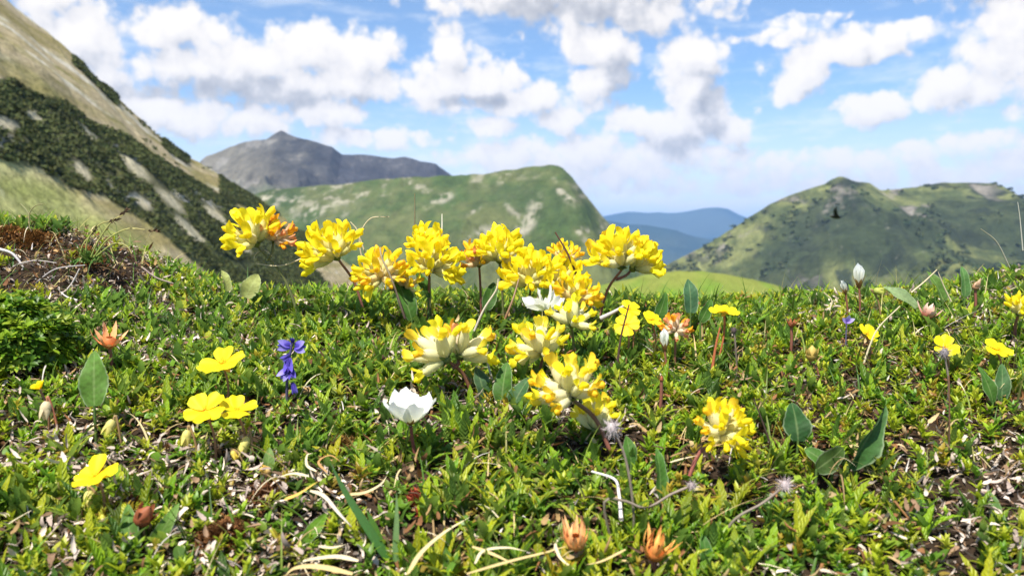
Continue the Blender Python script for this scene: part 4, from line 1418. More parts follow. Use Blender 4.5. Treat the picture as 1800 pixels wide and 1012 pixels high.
# --- milkwort: violet wings on a dark stem
def build_milkwort():
    Y = .422
    base = G(500, Y)
    t = empty('milkwort', base, 'violet-blue milkwort with two pale wings at the top of its stem', 'flower')
    top = at(513, 604, Y - .004) - base
    mid = at(505, 660, Y - .003) - base
    obj('stem', stem_mesh('stem', [np.array([0, 0, -.003]), mid, top], .0009, .0006, (.07, .06, .09), (.07, .06, .16)), t)
    deep, violet, light = (.035, .025, .22), (.11, .075, .50), (.44, .38, .86)

    def flo(px, py, dx, dz, ln, wing, c0, c1):
        p = at(px, py, Y - .004) - base
        d = nrm(np.array([dx, -.25, dz]))
        L = .76 * ln / F * Y
        B = Bag()
        V, f = tube(np.array([p, p + d * L * .4, p + d * L * .8, p + d * L]), [L * .08, L * .14, L * .13, L * .04], 7)
        B.add(V, f, np.repeat(lerp(np.array(deep), np.array(violet), np.linspace(0, 1, 4)), 7, 0))
        o = obj('floret', B.mesh('floret', [M_blue]), t)
        for s in (-1, 1):
            side = nrm(np.cross(d, np.array([0, -1.0, 0])))
            v, f, cc, uv = strips(p[None], nrm(d + side * s * .30 * wing)[None], (np.array([0, -1.0, .25]) + side * s * .3)[None], L * 1.1, L * .52 * wing, ovate, 6, .3, .2, 0, c0, c1)
            obj('wing', Bag().add(v, f, cc, uv).mesh('wing', [M_blue]), o)
    flo(510, 607, -1, .05, 28, 1.15, violet, light)
    flo(519, 609, 1, .0, 27, 1.4, violet, light)
    flo(514, 603, .1, .5, 16, .8, deep, violet)
    flo(509, 622, -.7, -.6, 22, .7, deep, violet)
    flo(507, 628, .05, -1, 34, .75, violet, violet)
    flo(509, 646, -.7, -.9, 32, .9, violet, light)
    flo(511, 646, .25, -1, 26, .8, deep, violet)
    flo(514, 672, .35, -1, 26, .6, deep, deep)
    # a second tiny one
    Y2 = .50
    b2 = G(1490, Y2)
    t2 = empty('milkwort', b2, 'tiny pale lilac floret in the grass below the smaller white bud', 'flower')
    p = at(1488, 566, Y2) - b2
    obj('stem', stem_mesh('stem', [np.array([0, 0, -.003]), p], .0005, .0004, (.08, .09, .08), (.1, .08, .18)), t2)
    for k, a in enumerate((-1.0, 0.2, 1.1)):
        v, f, cc, uv = strips(p[None], np.array([[math.sin(a), -.4, math.cos(a)]]), np.array([[0, -1.0, .3]]), .0055, .0030, ovate, 5, .3, .2, 0, (.35, .2, .7), (.72, .66, .9))
        obj('petal', Bag().add(v, f, cc, uv).mesh('petal', [M_blue]), t2)


build_milkwort()


# --- withered cups and seed heads
def withered_cup(label, px, py, wpx, root_px, Y, col0, col1, seed, ang=0, n=9, open_=.55, stemc=((.16, .06, .04), (.24, .09, .06)), r=.0010):
    base = G(root_px, Y)
    t = empty('withered_flower', base, label, 'withered flower')
    rg = np.random.default_rng(seed)
    a = R(ang)
    axis = nrm(np.array([math.sin(a), -.25, math.cos(a)]))
    L = wpx / F * Y
    p = at(px, py, Y - .002) - base - axis * L * .35
    obj('stem', stem_mesh('stem', [np.array([0, 0, -.003]), p * .5 + np.array([.0006, 0, 0]), p], r, r * .9, *stemc, hair=.001), t)
    B = Bag()
    V, f = tube(np.array([p - axis * L * .04, p + axis * L * .06, p + axis * L * .22, p + axis * L * .34]), [L * .06, L * .20, L * .24, L * .10], 9)
    B.add(V, f, np.array(col0) * .75)
    obj('calyx', B.mesh('calyx', [M_green]), t)
    x, y = perp(axis), np.cross(axis, perp(axis))
    for k in range(n):
        b = k * 6.283 / n + rg.normal(0, .12)
        rad = math.cos(b) * x + math.sin(b) * y
        d = nrm(axis * rg.uniform(.7, 1.2) + rad * open_ * rg.uniform(.7, 1.3))
        v, f, cc, uv = strips((p + axis * L * .06 + rad * L * .14)[None], d[None], nrm(rad)[None], L * rg.uniform(.5, .78), L * (1.9 / n), lance, 7, -rg.uniform(.2, 1.6), -.35, .12, np.array(col0) * rg.uniform(.8, 1.2), np.array(col1) * rg.uniform(.8, 1.2))
        obj('petal', Bag().add(v, f, cc, uv).mesh('petal', [M_dry]), t)
    return t


def seed_head(label, px, py, wpx, stem_pts, Y, seed, col=(.74, .64, .62), n=190, cat='seed head'):
    """fluffy grey seed head; stem_pts are photo pixels from root to head"""
    base = G(stem_pts[0][0], Y)
    t = empty('seed_head', base, label, cat)
    rg = np.random.default_rng(seed)
    c = at(px, py, Y - .004) - base
    pts = [np.array([0, 0, -.003])] + [at(a, b, Y - .003) - base for a, b in stem_pts[1:]] + [c]
    obj('stem', stem_mesh('stem', pts, .0006, .0005, (.14, .12, .08), (.26, .20, .16), n=20, hair=.001), t)
    r = wpx / F * Y * .5
    d = nrm(rg.normal(size=(n, 3)))
    v, f, cc, uv = strips(np.repeat(c[None], n, 0), d, nrm(rg.normal(size=(n, 3))), r * rg.uniform(.5, 1.2, n), r * .07, blade, 4, rg.normal(0, 1.2, n), .2, 0, np.array(col) * .55, np.array(col) * rg.uniform(.8, 1.25, (n, 1)))
    obj('fluff', Bag().add(v, f, cc, uv).mesh('fluff', [M_hair]), t)
    B = Bag()
    V, f = tube(np.array([c - [0, 0, r * .5], c, c + [0, 0, r * .45]]), [r * .2, r * .5, r * .2], 8)
    B.add(V, f, np.array(col) * .6)
    obj('seed_pod', B.mesh('seed_pod', [M_dry]), t)
    return t


def build_withered():
    org = ((.74, .32, .10), (.92, .52, .24))
    withered_cup('coral-orange withered flower at left, beside the green cushion', 192, 592, 56, 190, .455, (.74, .26, .08), (.92, .50, .24), 1, 8, 9, 1.7)
    withered_cup('orange withered cup on a straight red stem at the bottom centre', 1012, 940, 78, 1015, .298, *org, 2, -2, 18, .85)
    withered_cup('darker orange withered cup at the bottom, right of the straight-stemmed one', 1154, 958, 80, 1158, .297, (.66, .22, .05), (.90, .46, .12), 3, 10, 14, .85)
    withered_cup('tiny round rust-brown seed cup on a thin stem right of the front vetches', 1163, 664, 18, 1160, .41, (.34, .10, .04), (.44, .16, .08), 4, 0, 8, .25)
    withered_cup('dry pink and brown withered flower near the crest on the right', 1634, 546, 44, 1640, .515, (.40, .14, .08), (.72, .50, .40), 5, 20, 8, 1.0)
    withered_cup('small beige withered flower on the crest at the right', 1716, 500, 26, 1716, .55, (.55, .30, .16), (.70, .46, .30), 6, 0, 7, .6)
    withered_cup('dark red-brown withered tuft in the grass at centre right', 1392, 566, 26, 1392, .50, (.30, .09, .04), (.42, .16, .06), 7, 0, 8, .9)
    # fading orange and pink round head
    base = G(1188, .475)
    t = empty('fading_vetch', base, 'fading kidney vetch with pink-white and orange florets above a white bud', 'flower')
    hp = at(1188, 582, .47) - base
    obj('stem', stem_mesh('stem', [np.array([0, 0, -.003]), hp * .5, hp], .0008, .0007, (.2, .08, .05), (.25, .12, .07)), t)
    flower_head(t, hp, np.array([.05, -.6, .8]), 32 / F * .47, 16, 'withered', R(95), 77)
    seed_head('fluffy grey seed head on a long bent stem below the pale vetch', 1076, 752, 46, [(1120, 960), (1112, 880), (1098, 800)], .318, 1)
    seed_head('small grey seed head at the end of a wiry twig, front right', 1216, 853, 28, [(1085, 905), (1062, 884), (1098, 880), (1136, 892), (1180, 868)], .316, 2, (.66, .54, .52))
    seed_head('pinkish grey seed head at the end of a curved twig, front right', 1381, 852, 38, [(1262, 918), (1290, 914), (1340, 884)], .316, 3, (.82, .68, .66))
    seed_head('grey seed head in front of the rock rose on the right', 1660, 620, 32, [(1668, 740), (1668, 680)], .425, 4, (.40, .35, .36))
    # dark round heads on stiff stems
    for lab, px, py, rx, Y in (('dark shrivelled head on a brown stem right of the tall red-brown stem', 1290, 580, 1300, .47),):
        seed_head(lab, px, py, 22, [(rx, 640), (1293, 610)], Y, 9, (.16, .12, .12), 70)


build_withered()


# --- single broad leaves
def broad_leaf(label, px, py, wpx, hpx, Y, ang=0, yaw=0.0, lean=.25, col=(.045, .115, .022), tip=None, fold=.25, curl=.35, edge=True, seed=1, prof=None):
    """px, py: centre of the leaf in the photo"""
    if Y < .44:
        Y -= .012
    base = at(px - math.sin(R(ang)) * hpx * .5, py + math.cos(R(ang)) * hpx * .5, Y)
    L = hpx / F * Y * (1.08 + .1 * lean)
    a = R(ang)
    D = nrm(np.array([math.sin(a), lean, math.cos(a)]))
    N = np.array([math.sin(yaw), -math.cos(yaw), .2])
    B = Bag()
    W = wpx / F * Y
    v, f, cc, uv = strips(np.zeros((1, 3)), D[None], N[None], L, W, prof or (lambda t: np.sin(np.clip(.07 + .93 * t, 0, 1) ** .80 * math.pi) ** .75 + .02), 14, -curl * 1.5, fold, .03, np.array(col) * .85, tip or np.array(col) * 1.15, .22)
    if edge:
        v3, u3 = v.reshape(-1, 3, 3), uv.reshape(-1, 3, 2)
        c3 = cc.reshape(-1, 3, 3).copy()
        w0 = v3[:, 0] * .86 + v3[:, 1] * .14
        w1 = v3[:, 2] * .86 + v3[:, 1] * .14
        V5 = np.stack([v3[:, 0], w0, v3[:, 1], w1, v3[:, 2]], 1)
        lite = np.array([.34, .40, .24])
        C5 = np.stack([c3[:, 0] * .35 + lite * .65, c3[:, 0], c3[:, 1], c3[:, 2], c3[:, 2] * .35 + lite * .65], 1)
        U5 = np.stack([u3[:, 0], u3[:, 0] * .86 + u3[:, 1] * .14, u3[:, 1], u3[:, 2] * .86 + u3[:, 1] * .14, u3[:, 2]], 1)
        n = len(V5)
        fq = np.array([(i * 5 + j, i * 5 + j + 1, (i + 1) * 5 + j + 1, (i + 1) * 5 + j) for i in range(n - 1) for j in range(4)])
        B.add(V5, fq, C5.reshape(-1, 3), U5.reshape(-1, 2))
    else:
        B.add(v, f, cc, uv)
    root = empty('leaf_shoot', base, label, 'leaf')
    obj('leaf', B.mesh('leaf', [M_broad]), root)
    z = float(ground_z(base[0], base[1])) - base[2] - .003
    obj('stalk', stem_mesh('stalk', [np.array([0, .001, min(z, -.004)]), np.array([0, .0005, min(z, -.004) * .4]), np.array([0, 0, .0004])], .0008, .0006, (.06, .10, .02), (.08, .14, .03), n=6), root)
    return root


def build_leaves():
    g, dk, pl = (.10, .20, .030), (.055, .135, .018), (.30, .33, .10)
    broad_leaf('tall rounded green leaf standing alone below the orange flower at left', 161, 668, 48, 92, .40, -6, .2, .2, g, fold=.12, curl=.15)
    broad_leaf('small pale spoon-shaped leaf on the crest, left of the vetch cluster', 440, 502, 34, 46, .57, 22, .2, .3, pl, fold=.4)
    broad_leaf('narrow pale leaf on the crest beside the spoon-shaped one', 396, 492, 18, 42, .575, -14, .8, .3, pl, fold=.5)
    broad_leaf('dark leaf under the orange-tipped vetch of the tall cluster', 712, 522, 34, 86, .522, -16, .5, .2, dk, fold=.3)
    broad_leaf('dark leaf behind the stem of the full yellow vetch', 742, 490, 24, 70, .535, -18, .9, .2, dk)
    broad_leaf('blue-green leaf leaning left at the foot of the open vetch', 848, 676, 34, 64, .43, -6, .6, .25, (.06, .12, .05), fold=.3)
    broad_leaf('dark upright leaf in the clump right of the open vetch', 884, 672, 36, 70, .428, 4, -.3, .25, dk, fold=.2)
    broad_leaf('leaf leaning right in the clump below the left-fanned vetch', 912, 690, 34, 60, .425, 24, -.5, .2, (.045, .11, .035), fold=.3)
    broad_leaf('upright blue-green leaf in the middle distance right of the rock roses', 1216, 520, 30, 60, .525, 4, .2, .2, (.05, .12, .05), fold=.2)
    broad_leaf('dark leaf leaning right beside the upright blue-green one', 1244, 546, 22, 46, .50, 34, .3, .2, dk)
    broad_leaf('dark leaf leaning right behind the small yellow roses', 1166, 540, 24, 56, .51, 28, .4, .2, dk)
    broad_leaf('dark round leaf standing right of the front right vetch', 1404, 742, 50, 66, .385, 2, .1, .3, (.030, .085, .022), fold=.15)
    broad_leaf('large folded leaf with a pale right edge pointing up right, front right', 1528, 772, 58, 122, .365, 38, .55, .15, (.045, .125, .024), (.08, .16, .05), fold=.75, curl=.1)
    broad_leaf('dark leaf lying left under the large folded leaf', 1466, 808, 40, 70, .362, 62, .2, .2, (.05, .09, .018), fold=.3)
    broad_leaf('dark leaf just left of the foot of the large folded leaf', 1444, 806, 34, 52, .366, -48, .3, .3, dk, fold=.3)
    broad_leaf('narrow upright leaf at the centre of the front right, before a dark gap', 1164, 832, 30, 78, .35, 6, .5, .2, (.06, .15, .022), fold=.45)
    broad_leaf('dark oval leaf below the grey seed head, its upper end rounded', 1108, 792, 26, 48, .365, -4, .2, .2, dk, fold=.2)
    broad_leaf('pointed light green leaf standing behind a long straw at right', 1652, 502, 30, 56, .55, -12, .4, .2, (.09, .17, .03), fold=.4, prof=lance)
    broad_leaf('small upright leaf on the crest at the right', 1700, 494, 20, 54, .552, 8, .1, .2, (.07, .16, .04), fold=.3)
    broad_leaf('pale hairy leaf arching over the crest right of the white buds', 1590, 520, 26, 60, .54, -44, .4, .3, (.20, .28, .12), fold=.5)
    broad_leaf('dark oval leaf, left one of the pair under the farthest right rose', 1742, 676, 28, 62, .43, -6, .3, .2, dk, fold=.2)
    broad_leaf('dark oval leaf, right one of the pair under the farthest right rose', 1766, 672, 26, 66, .432, 10, -.3, .2, (.045, .11, .03), fold=.3)
    broad_leaf('upright light green leaf left of the front white flower', 470, 820, 26, 60, .37, 6, .4, .2, (.13, .21, .05), fold=.4)
    broad_leaf('bright green leaf near the bottom, right of the brown moss', 552, 930, 26, 58, .325, 40, .2, .4, (.12, .24, .02), fold=.3)
    broad_leaf('dark leaf leaning right at the foot of the front white flower', 752, 832, 26, 62, .378, 34, .3, .2, (.03, .075, .03), fold=.3)
    broad_leaf('large toothed leaf standing at the right edge of the front', 1760, 910, 40, 84, .335, 4, .2, .25, (.10, .19, .05), fold=.35, prof=lance)
    broad_leaf('broad dark blade at the bottom right of the withered cups', 1246, 985, 38, 80, .312, 2, .2, .25, (.05, .13, .02), fold=.3, prof=lance)
    broad_leaf('broad blade left of the brown-red bud in the lower left', 222, 935, 40, 90, .318, -12, .3, .25, (.08, .17, .025), fold=.25, prof=lance)
    broad_leaf('broad blade curving right behind the brown-red bud', 282, 935, 34, 92, .322, 28, .3, .25, (.12, .22, .035), fold=.3, prof=lance)
    broad_leaf('leaning leaf pair member beneath the rust-orange vetch of the cluster', 862, 520, 26, 50, .54, 18, .2, .2, (.05, .12, .02), fold=.3)


build_leaves()


# --- grass blades, straws, twigs and stalks that stand out one by one
def stalk(name, cat, label, pxs, Y, wpx, col, col2=None, flat=False, mat=None, dY=None, lie=None):
    """pxs: photo pixels along it, from the root; Y distance (dY: how much it comes nearer along its length)"""
    n = len(pxs)
    if lie is not None:
        pts = np.array([hit(a, b, lie) for a, b in pxs])
        Y = pts[:, 1].mean()
    else:
        pts = np.array([at(a, b, Y) for a, b in pxs])
    base = pts[0].copy()
    q = spline(pts - base, max(10, 6 * n))
    w = wpx / F * Y
    t = np.linspace(0, 1, len(q))
    c = lerp(np.array(col), np.array(col2 if col2 is not None else col), t)
    if flat:
        T = nrm(np.gradient(q, axis=0))
        S = nrm(np.cross(T, np.array([-.2, -.7, 1.0])))
        hw = (w * .5 * np.clip(np.minimum(1, .5 + 3 * t) * (1 - t ** 2.5), .06, 1))[:, None]
        Nn = np.cross(S, T)
        V = np.stack([q - S * hw + Nn * hw * .4, q, q + S * hw + Nn * hw * .4], 1)
        f = np.array([(i * 3 + j, i * 3 + j + 1, (i + 1) * 3 + j + 1, (i + 1) * 3 + j) for i in range(len(q) - 1) for j in range(2)])
        U = np.stack([np.broadcast_to([0, .5, 1.0], (len(q), 3)), np.broadcast_to(t[:, None], (len(q), 3))], -1)
        me = Bag().add(V, f, np.repeat(c, 3, 0), U).mesh(name, [mat or M_dry])
    else:
        V, f = tube(q, w * .5 * (1 - .5 * t), 5)
        me = Bag().add(V, f, np.repeat(c, 5, 0)).mesh(name, [mat or M_dry])
    o = obj(name, me, None, base)
    return tag(o, label, cat)


STRAW, PALES, BRN, GRY, DRK = (.50, .38, .17), (.58, .49, .31), (.22, .11, .05), (.42, .38, .36), (.07, .045, .035)


def build_stalks():
    S = lambda lab, pts, Y, w, c, c2=None, dY=0: stalk('dry_stalk', 'stalk', lab, pts, Y, w, c, c2, False, None, dY)
    S('thin pale stalk arching left behind the second vetch of the cluster', [(640, 470), (632, 420), (650, 385), (684, 381)], .56, 3, PALES)
    S('thin pale stalk crossing behind the second vetch and bending over its right side', [(660, 500), (640, 440), (628, 405), (616, 390)], .565, 3.4, PALES)
    S('white straight stalk standing above the highest small vetch', [(776, 430), (777, 400), (777, 376)], .552, 3.2, (.75, .72, .64))
    S('dark bare stalk poking out of the yellow vetches at centre right', [(1020, 500), (1000, 450), (976, 408)], .532, 5, DRK, (.12, .05, .04))
    S('bare stalk, pale above and dark below, in front of the orange-tipped vetch', [(712, 560), (688, 490), (672, 455), (668, 435)], .515, 5, DRK, PALES)
    S('pale looping stalk under the leftmost vetch', [(560, 440), (500, 466), (455, 464), (450, 462)], .54, 3, PALES)
    S('straw loop left of the stem of the leftmost vetch', [(478, 450), (465, 440), (450, 446), (446, 456)], .54, 3, PALES)
    S('pale stalk slanting up left through the middle of the cluster', [(830, 590), (850, 545), (872, 510), (876, 490)], .50, 5, (.48, .42, .34), PALES)
    S('reddish dry stalk right of the slanting pale one under the cluster', [(888, 560), (902, 525), (912, 490)], .52, 5, BRN, (.50, .34, .24))
    S('white crooked stalk left of the left-fanned vetch', [(868, 678), (856, 630), (858, 605)], .44, 5, (.62, .58, .52), PALES)
    S('dark stiff stem in front of the small yellow roses', [(1085, 640), (1092, 590), (1106, 535)], .455, 5, DRK, (.10, .05, .03))
    S('grey twig lying right of the orange-tipped low vetch', [(1055, 560), (1085, 545), (1108, 530)], .49, 9, GRY)
    S('thin straw crossing the tiny yellow rose on the right', [(1512, 660), (1528, 610), (1545, 575), (1582, 538)], .46, 4, PALES)
    S('straight straw leaning on the pointed leaf at the right crest', [(1602, 514), (1625, 495), (1647, 474)], .53, 3.4, PALES)
    S('straw behind the pointed leaf at the right crest, slanting down right', [(1672, 530), (1660, 505), (1649, 478)], .53, 3, PALES)
    S('thin stalk with a bent tip against the right mountain', [(1775, 470), (1752, 425), (1724, 402)], .58, 2.4, (.36, .34, .26))
    S('faint thin stalk at the right edge against the sky line of the mountain', [(1798, 440), (1793, 385), (1789, 355)], .58, 2, (.5, .48, .4))
    S('white forked stalk tip on the crest left of the smaller white bud', [(1458, 545), (1462, 528), (1448, 514)], .54, 4, PALES)
    S('dark stem rising right of the large folded leaf', [(1668, 800), (1669, 730), (1668, 660)], .37, 4, DRK, BRN)
    S('dark slanting stem below the front right vetch at its right', [(1356, 785), (1340, 740), (1325, 700)], .372, 4.5, DRK, DRK)
    S('brown straw lying between pale litter, front right', [(1572, 880), (1592, 905), (1610, 925)], .322, 5, (.42, .20, .08))
    S('faint brown upright straw against the green mountain', [(728, 420), (729, 380), (729, 340)], .60, 3, (.20, .17, .10))
    S('red-brown stem standing left of the dark slanting leaf at centre', [(1252, 650), (1258, 610), (1266, 575)], .455, 6, (.40, .12, .05))
    T = lambda lab, pts, Y, w, c=GRY, c2=None: stalk('twig', 'twig', lab, pts, Y, w, c, c2, False, None, 0, .0155 if Y < .4 else None)
    T('pale crooked twig lying below the grey seed head', [(1092, 912), (1088, 868), (1080, 842), (1040, 828)], .338, 8, (.66, .60, .55))
    T('grey root arching over the bare bank at the left edge', [(0, 438), (22, 446), (40, 468), (38, 476)], .56, 6, (.56, .52, .50))
    T('thin grey root forked on the bare bank', [(60, 500), (88, 478), (110, 470), (150, 466)], .545, 4, (.38, .34, .32))
    T('pale root slanting down the bare bank below the sedge tuft', [(106, 520), (125, 500), (140, 472)], .54, 4.5, (.56, .50, .46))
    T('brown twig lying over the foot of the bank', [(250, 470), (275, 488), (305, 498)], .55, 4, (.34, .26, .22))
    T('thin curling root hanging left of the sedge tuft', [(12, 486), (24, 468), (60, 458), (100, 462)], .555, 3, (.48, .42, .38))
    T('white forked root tip under the left end of the crest', [(136, 528), (118, 522), (105, 512)], .53, 4, (.62, .58, .56))
    D = lambda lab, pts, Y, w, c=STRAW, c2=None, dY=0.0: stalk('dry_strand', 'grass blade', lab, pts, Y, w * .7, c, c2, True, M_dry, dY, .0165)
    D('wide beige dry blade rising right at the bottom centre', [(716, 1010), (742, 970), (782, 935), (826, 908)], .322, 13, STRAW, PALES)
    D('beige blade arching left at the very bottom', [(620, 1008), (560, 996), (520, 998), (500, 1012)], .314, 15)
    D('tan blade lying flat above the bottom left of centre', [(630, 985), (590, 978), (540, 984), (532, 988)], .318, 12, PALES)
    D('long tan blade crossing up right at the bottom centre', [(820, 1008), (900, 985), (960, 970), (1010, 955)], .314, 8, STRAW)
    D('curved tan blade left of the straight-stemmed withered cup', [(835, 990), (850, 968), (890, 962), (925, 968)], .316, 9, PALES)
    D('tan blade sloping down right beside the curved one', [(830, 960), (870, 975), (905, 992)], .318, 9, STRAW)
    D('twisted pale dry blade left of the tall green blade', [(545, 862), (570, 872), (596, 902), (618, 925)], .338, 11, PALES, GRY)
    D('golden dry blade curling from the dry tuft at left of centre', [(500, 878), (525, 868), (560, 845)], .348, 10, (.60, .36, .08))
    D('pale curled dry blade forming a loop in the dry tuft', [(556, 828), (540, 818), (540, 800), (550, 796)], .352, 7, PALES)
    D('straw blade arching right out of the dry tuft', [(600, 870), (640, 866), (668, 852), (680, 836)], .348, 9, STRAW, PALES)
    D('straw blade lying left out of the dry tuft', [(540, 836), (515, 832), (490, 838)], .352, 8, PALES)
    D('small pale blade in front of the dry tuft', [(560, 960), (585, 962), (608, 956)], .326, 8, PALES)
    D('brown curled blade behind the dry tuft', [(575, 830), (560, 812), (580, 800), (600, 812)], .356, 6, (.40, .22, .08))
    D('straw lying from the withered cups towards the left', [(1100, 965), (1060, 985), (1030, 992)], .318, 7, STRAW)
    D('pale straw beside the red stem of the withered cup', [(975, 955), (985, 980), (1010, 1000)], .32, 8, PALES)
    D('dry straw under the front right vetch', [(1178, 812), (1200, 806), (1226, 800)], .365, 5, PALES)
    Gb = lambda lab, pts, Y, w, c, c2=None: stalk('grass_strand', 'grass blade', lab, pts, Y - .022, w, c, c2, True, M_grass, 0)
    Gb('tall dark green blade leaning left at the bottom centre', [(690, 995), (648, 930), (610, 870), (580, 812)], .328, 17, (.06, .16, .03), (.08, .18, .05))
    Gb('upright pale green blade at the bottom centre', [(700, 1012), (697, 960), (698, 910), (697, 865)], .326, 14, (.14, .26, .08), (.20, .30, .12))
    Gb('short green blade between the two tall ones', [(672, 962), (658, 925), (644, 895)], .332, 14, (.09, .20, .03))
    Gb('short wide green blade at the bottom right of centre', [(785, 1012), (800, 985), (806, 968)], .314, 14, (.12, .24, .03))


build_stalks()


# --- sedge tuft on the bank
def build_sedge():
    Y = .575
    base = at(158, 462, Y)
    t = empty('sedge_tuft', base, 'sedge tuft with drooping dark spikes on top of the bare bank', 'sedge')
    rg = np.random.default_rng(3)
    n = 46
    az, ln = rg.uniform(0, 6.28, n), np.abs(rg.normal(.55, .35, n))
    D = np.stack([np.cos(az) * np.sin(ln), np.sin(az) * np.sin(ln), np.cos(ln)], 1)
    N = np.stack([-np.cos(az) * np.cos(ln), -np.sin(az) * np.cos(ln), np.sin(ln)], 1)
    v, f, cc, uv = strips(rg.normal(0, .006, (n, 3)) * [1, .6, .1], D, N, rg.uniform(.012, .026, n), .0017, blade, 7, -rg.uniform(.3, 1.8, n), .35, 0, pick(rg, [(.08, .18, .03), (.14, .22, .04), (.06, .13, .02), (.36, .32, .12)], n))
    obj('blades', Bag().add(v, f, cc, uv).mesh('blades', [M_grass]), t)
    for pts, tip in (([(160, 452), (172, 425), (196, 390), (216, 378)], (216, 374)), ([(165, 452), (190, 420), (225, 402), (255, 404)], (270, 406)), ([(150, 450), (155, 420), (175, 395), (196, 388)], (200, 388)), ([(170, 450), (200, 428), (222, 432), (232, 446)], (234, 452)), ([(140, 450), (146, 430), (160, 412)], (163, 408))):
        P = [at(a, b, Y - .004) - base for a, b in pts]
        s = obj('stalk', stem_mesh('stalk', P, .0006, .0004, (.20, .24, .05), (.40, .34, .12)), t)
        tp = at(*tip, Y - .004) - base
        d = nrm(tp - P[-2])
        B = Bag()
        m = 18
        k = rg.uniform(-.004, .003, m)
        v, f, cc, uv = strips(tp[None] + d[None] * k[:, None], d[None] + rg.normal(0, .35, (m, 3)), nrm(rg.normal(size=(m, 3))), .0034, .0012, lance, 3, .2, .3, 0, np.array((.09, .05, .03)) * rg.uniform(.6, 1.8, (m, 1)))
        B.add(v, f, cc, uv)
        obj('spike', B.mesh('spike', [M_dry]), s)
    # thin stalk farther left
    stalk('dry_stalk', 'stalk', 'thin forked stalk on the crest at the left edge, by itself', [(52, 400), (52, 375), (62, 362), (78, 358)], .60, 2.6, (.30, .28, .12))
    stalk('dry_stalk', 'stalk', 'fine bent stalk beside the thin forked one at the left edge', [(52, 378), (44, 366), (36, 358)], .60, 2.0, (.34, .32, .16))


build_sedge()


# --- round green cushion at the left edge
def build_cushion():
    Y = .455
    c = at(22, 618, Y)
    c[2] = float(ground_z(c[0], c[1]))
    t = empty('cushion_plant', c, 'dense round green cushion of small glossy leaves at the left edge', 'cushion plant')
    rg = np.random.default_rng(8)
    n = 620
    d = nrm(rg.normal(size=(n, 3)))
    d[:, 2] = np.abs(d[:, 2])
    Rd = np.array([.034, .030, .036])
    P = d * Rd * rg.uniform(.82, 1.04, (n, 1)) * (1 + .12 * (fbm(d[:, 0] * 4 + 5, d[:, 2] * 4, 3, 4) - .5))[:, None]
    per = 9
    B = Bag()
    az = rg.uniform(0, 6.28, (n, 1)) + np.arange(per) * 2.4
    up = nrm(d + np.array([0, 0, .6]))
    x = nrm(np.cross(up, np.array([.3, 1.0, .1])))
    y = np.cross(up, x)
    ln = rg.uniform(.35, 1.15, (n, per))
    D = (np.cos(ln)[..., None] * up[:, None] + (np.sin(ln) * np.cos(az))[..., None] * x[:, None] + (np.sin(ln) * np.sin(az))[..., None] * y[:, None]).reshape(-1, 3)
    N = np.repeat(up, per, 0) - D * .5
    base = np.repeat(pick(rg, [(.12, .24, .012), (.20, .30, .015), (.07, .16, .012), (.26, .33, .03)], n), per, 0) * rg.uniform(.75, 1.25, (n * per, 1))
    v, f, cc, uv = strips(np.repeat(P, per, 0), D, N, .0062 * rg.uniform(.7, 1.2, n * per), .0025, ovate, 4, -.5, .25, 0, base, base * 1.15)
    B.add(v, f, cc, uv)
    obj('foliage', B.mesh('foliage', [M_sprig]), t)
    B = Bag()
    for k in range(26):
        e = d[k] * Rd * .9
        V, f = tube(spline([np.array([0, 0, -.004]), e * .5 + rg.normal(0, .002, 3), e], 6), [.0012, .001, .0009, .0008, .0007, .0005], 5)
        B.add(V, f, (.10, .06, .035))
    obj('branches', B.mesh('branches', [M_stem]), t)


build_cushion()


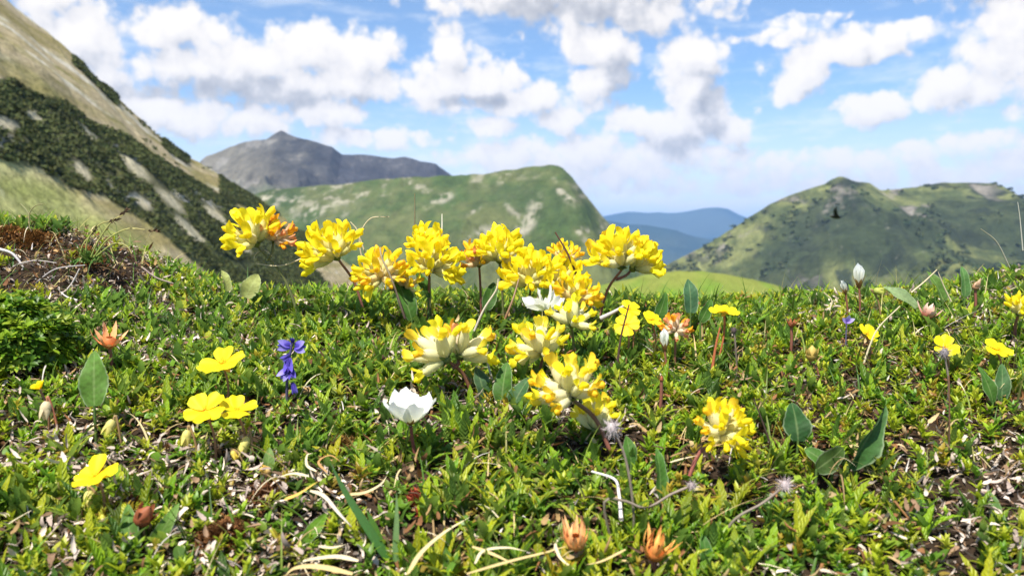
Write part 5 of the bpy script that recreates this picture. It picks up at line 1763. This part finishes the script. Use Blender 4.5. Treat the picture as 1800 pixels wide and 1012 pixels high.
# --- small dark bird gliding before the right mountain
def build_bird():
    c = at(1469, 381, 30)
    me = bpy.data.meshes.new('bird')
    s = 1.0
    P = [(0, 0, 0), (.13, 0, -.03), (.22, 0, -.01), (-.12, 0, .0), (-.22, 0, .03), (-.02, -.08, .10), (-.10, -.16, .24), (-.06, -.22, .36), (.02, .08, -.05), (.12, .20, -.05), (.24, .30, -.01)]
    E = [(0, 1), (1, 2), (0, 3), (3, 4), (0, 5), (5, 6), (6, 7), (0, 8), (8, 9), (9, 10)]
    me.from_pydata([(a * s, b * s, d * s) for a, b, d in P], E, [])
    o = obj('bird', me, None, c)
    sk = o.modifiers.new('body', 'SKIN')
    for v, r in zip(me.skin_vertices[0].data, [(.09, .08), (.055, .05), (.02, .02), (.06, .05), (.05, .012), (.07, .03), (.06, .02), (.012, .01), (.07, .03), (.06, .02), (.012, .01)]):
        v.radius = r
    me.skin_vertices[0].data[0].use_root = True
    ss = o.modifiers.new('smooth', 'SUBSURF')
    ss.levels = ss.render_levels = 2
    m = leaf_mat('black_feathers', .6, 0, .3, scale=20, val=.1)
    ca = me.color_attributes.new('Col', 'FLOAT_COLOR', 'POINT')
    ca.data.foreach_set('color', np.tile((.012, .012, .014, 1), len(P)).astype(np.float32))
    me.materials.append(m)
    tag(o, 'small black bird banking in flight before the right-hand mountain', 'bird')


build_bird()


# ------------------------------------------------------------------ air: one closed box of even haze round everything
def build_haze():
    x, y0, y1, z0, z1 = 32000, -31000, 31000, -1400, 720
    v = [(-x, y0, z0), (x, y0, z0), (x, y1, z0), (-x, y1, z0), (-x, y0, z1), (x, y0, z1), (x, y1, z1), (-x, y1, z1)]
    f = [(0, 3, 2, 1), (4, 5, 6, 7), (0, 1, 5, 4), (1, 2, 6, 5), (2, 3, 7, 6), (3, 0, 4, 7)]
    m = bpy.data.materials.new('haze_air')
    m.use_nodes = True
    n = NT(m.node_tree)
    n.t.nodes.clear()
    out = n.node('ShaderNodeOutputMaterial')
    pv = n.node('ShaderNodeVolumePrincipled')
    pv.inputs['Color'].default_value = (.31, .55, 1.0, 1)
    pv.inputs['Density'].default_value = HAZE
    pv.inputs['Anisotropy'].default_value = 0.0
    n.put(out.inputs['Volume'], pv.outputs[0])
    me = make_mesh('haze', v, f, None, None, [m], smooth=False)
    tag(obj('haze', me), 'pale blue haze of the distant air', 'haze', kind='stuff')


HAZE = 6e-5
build_haze()
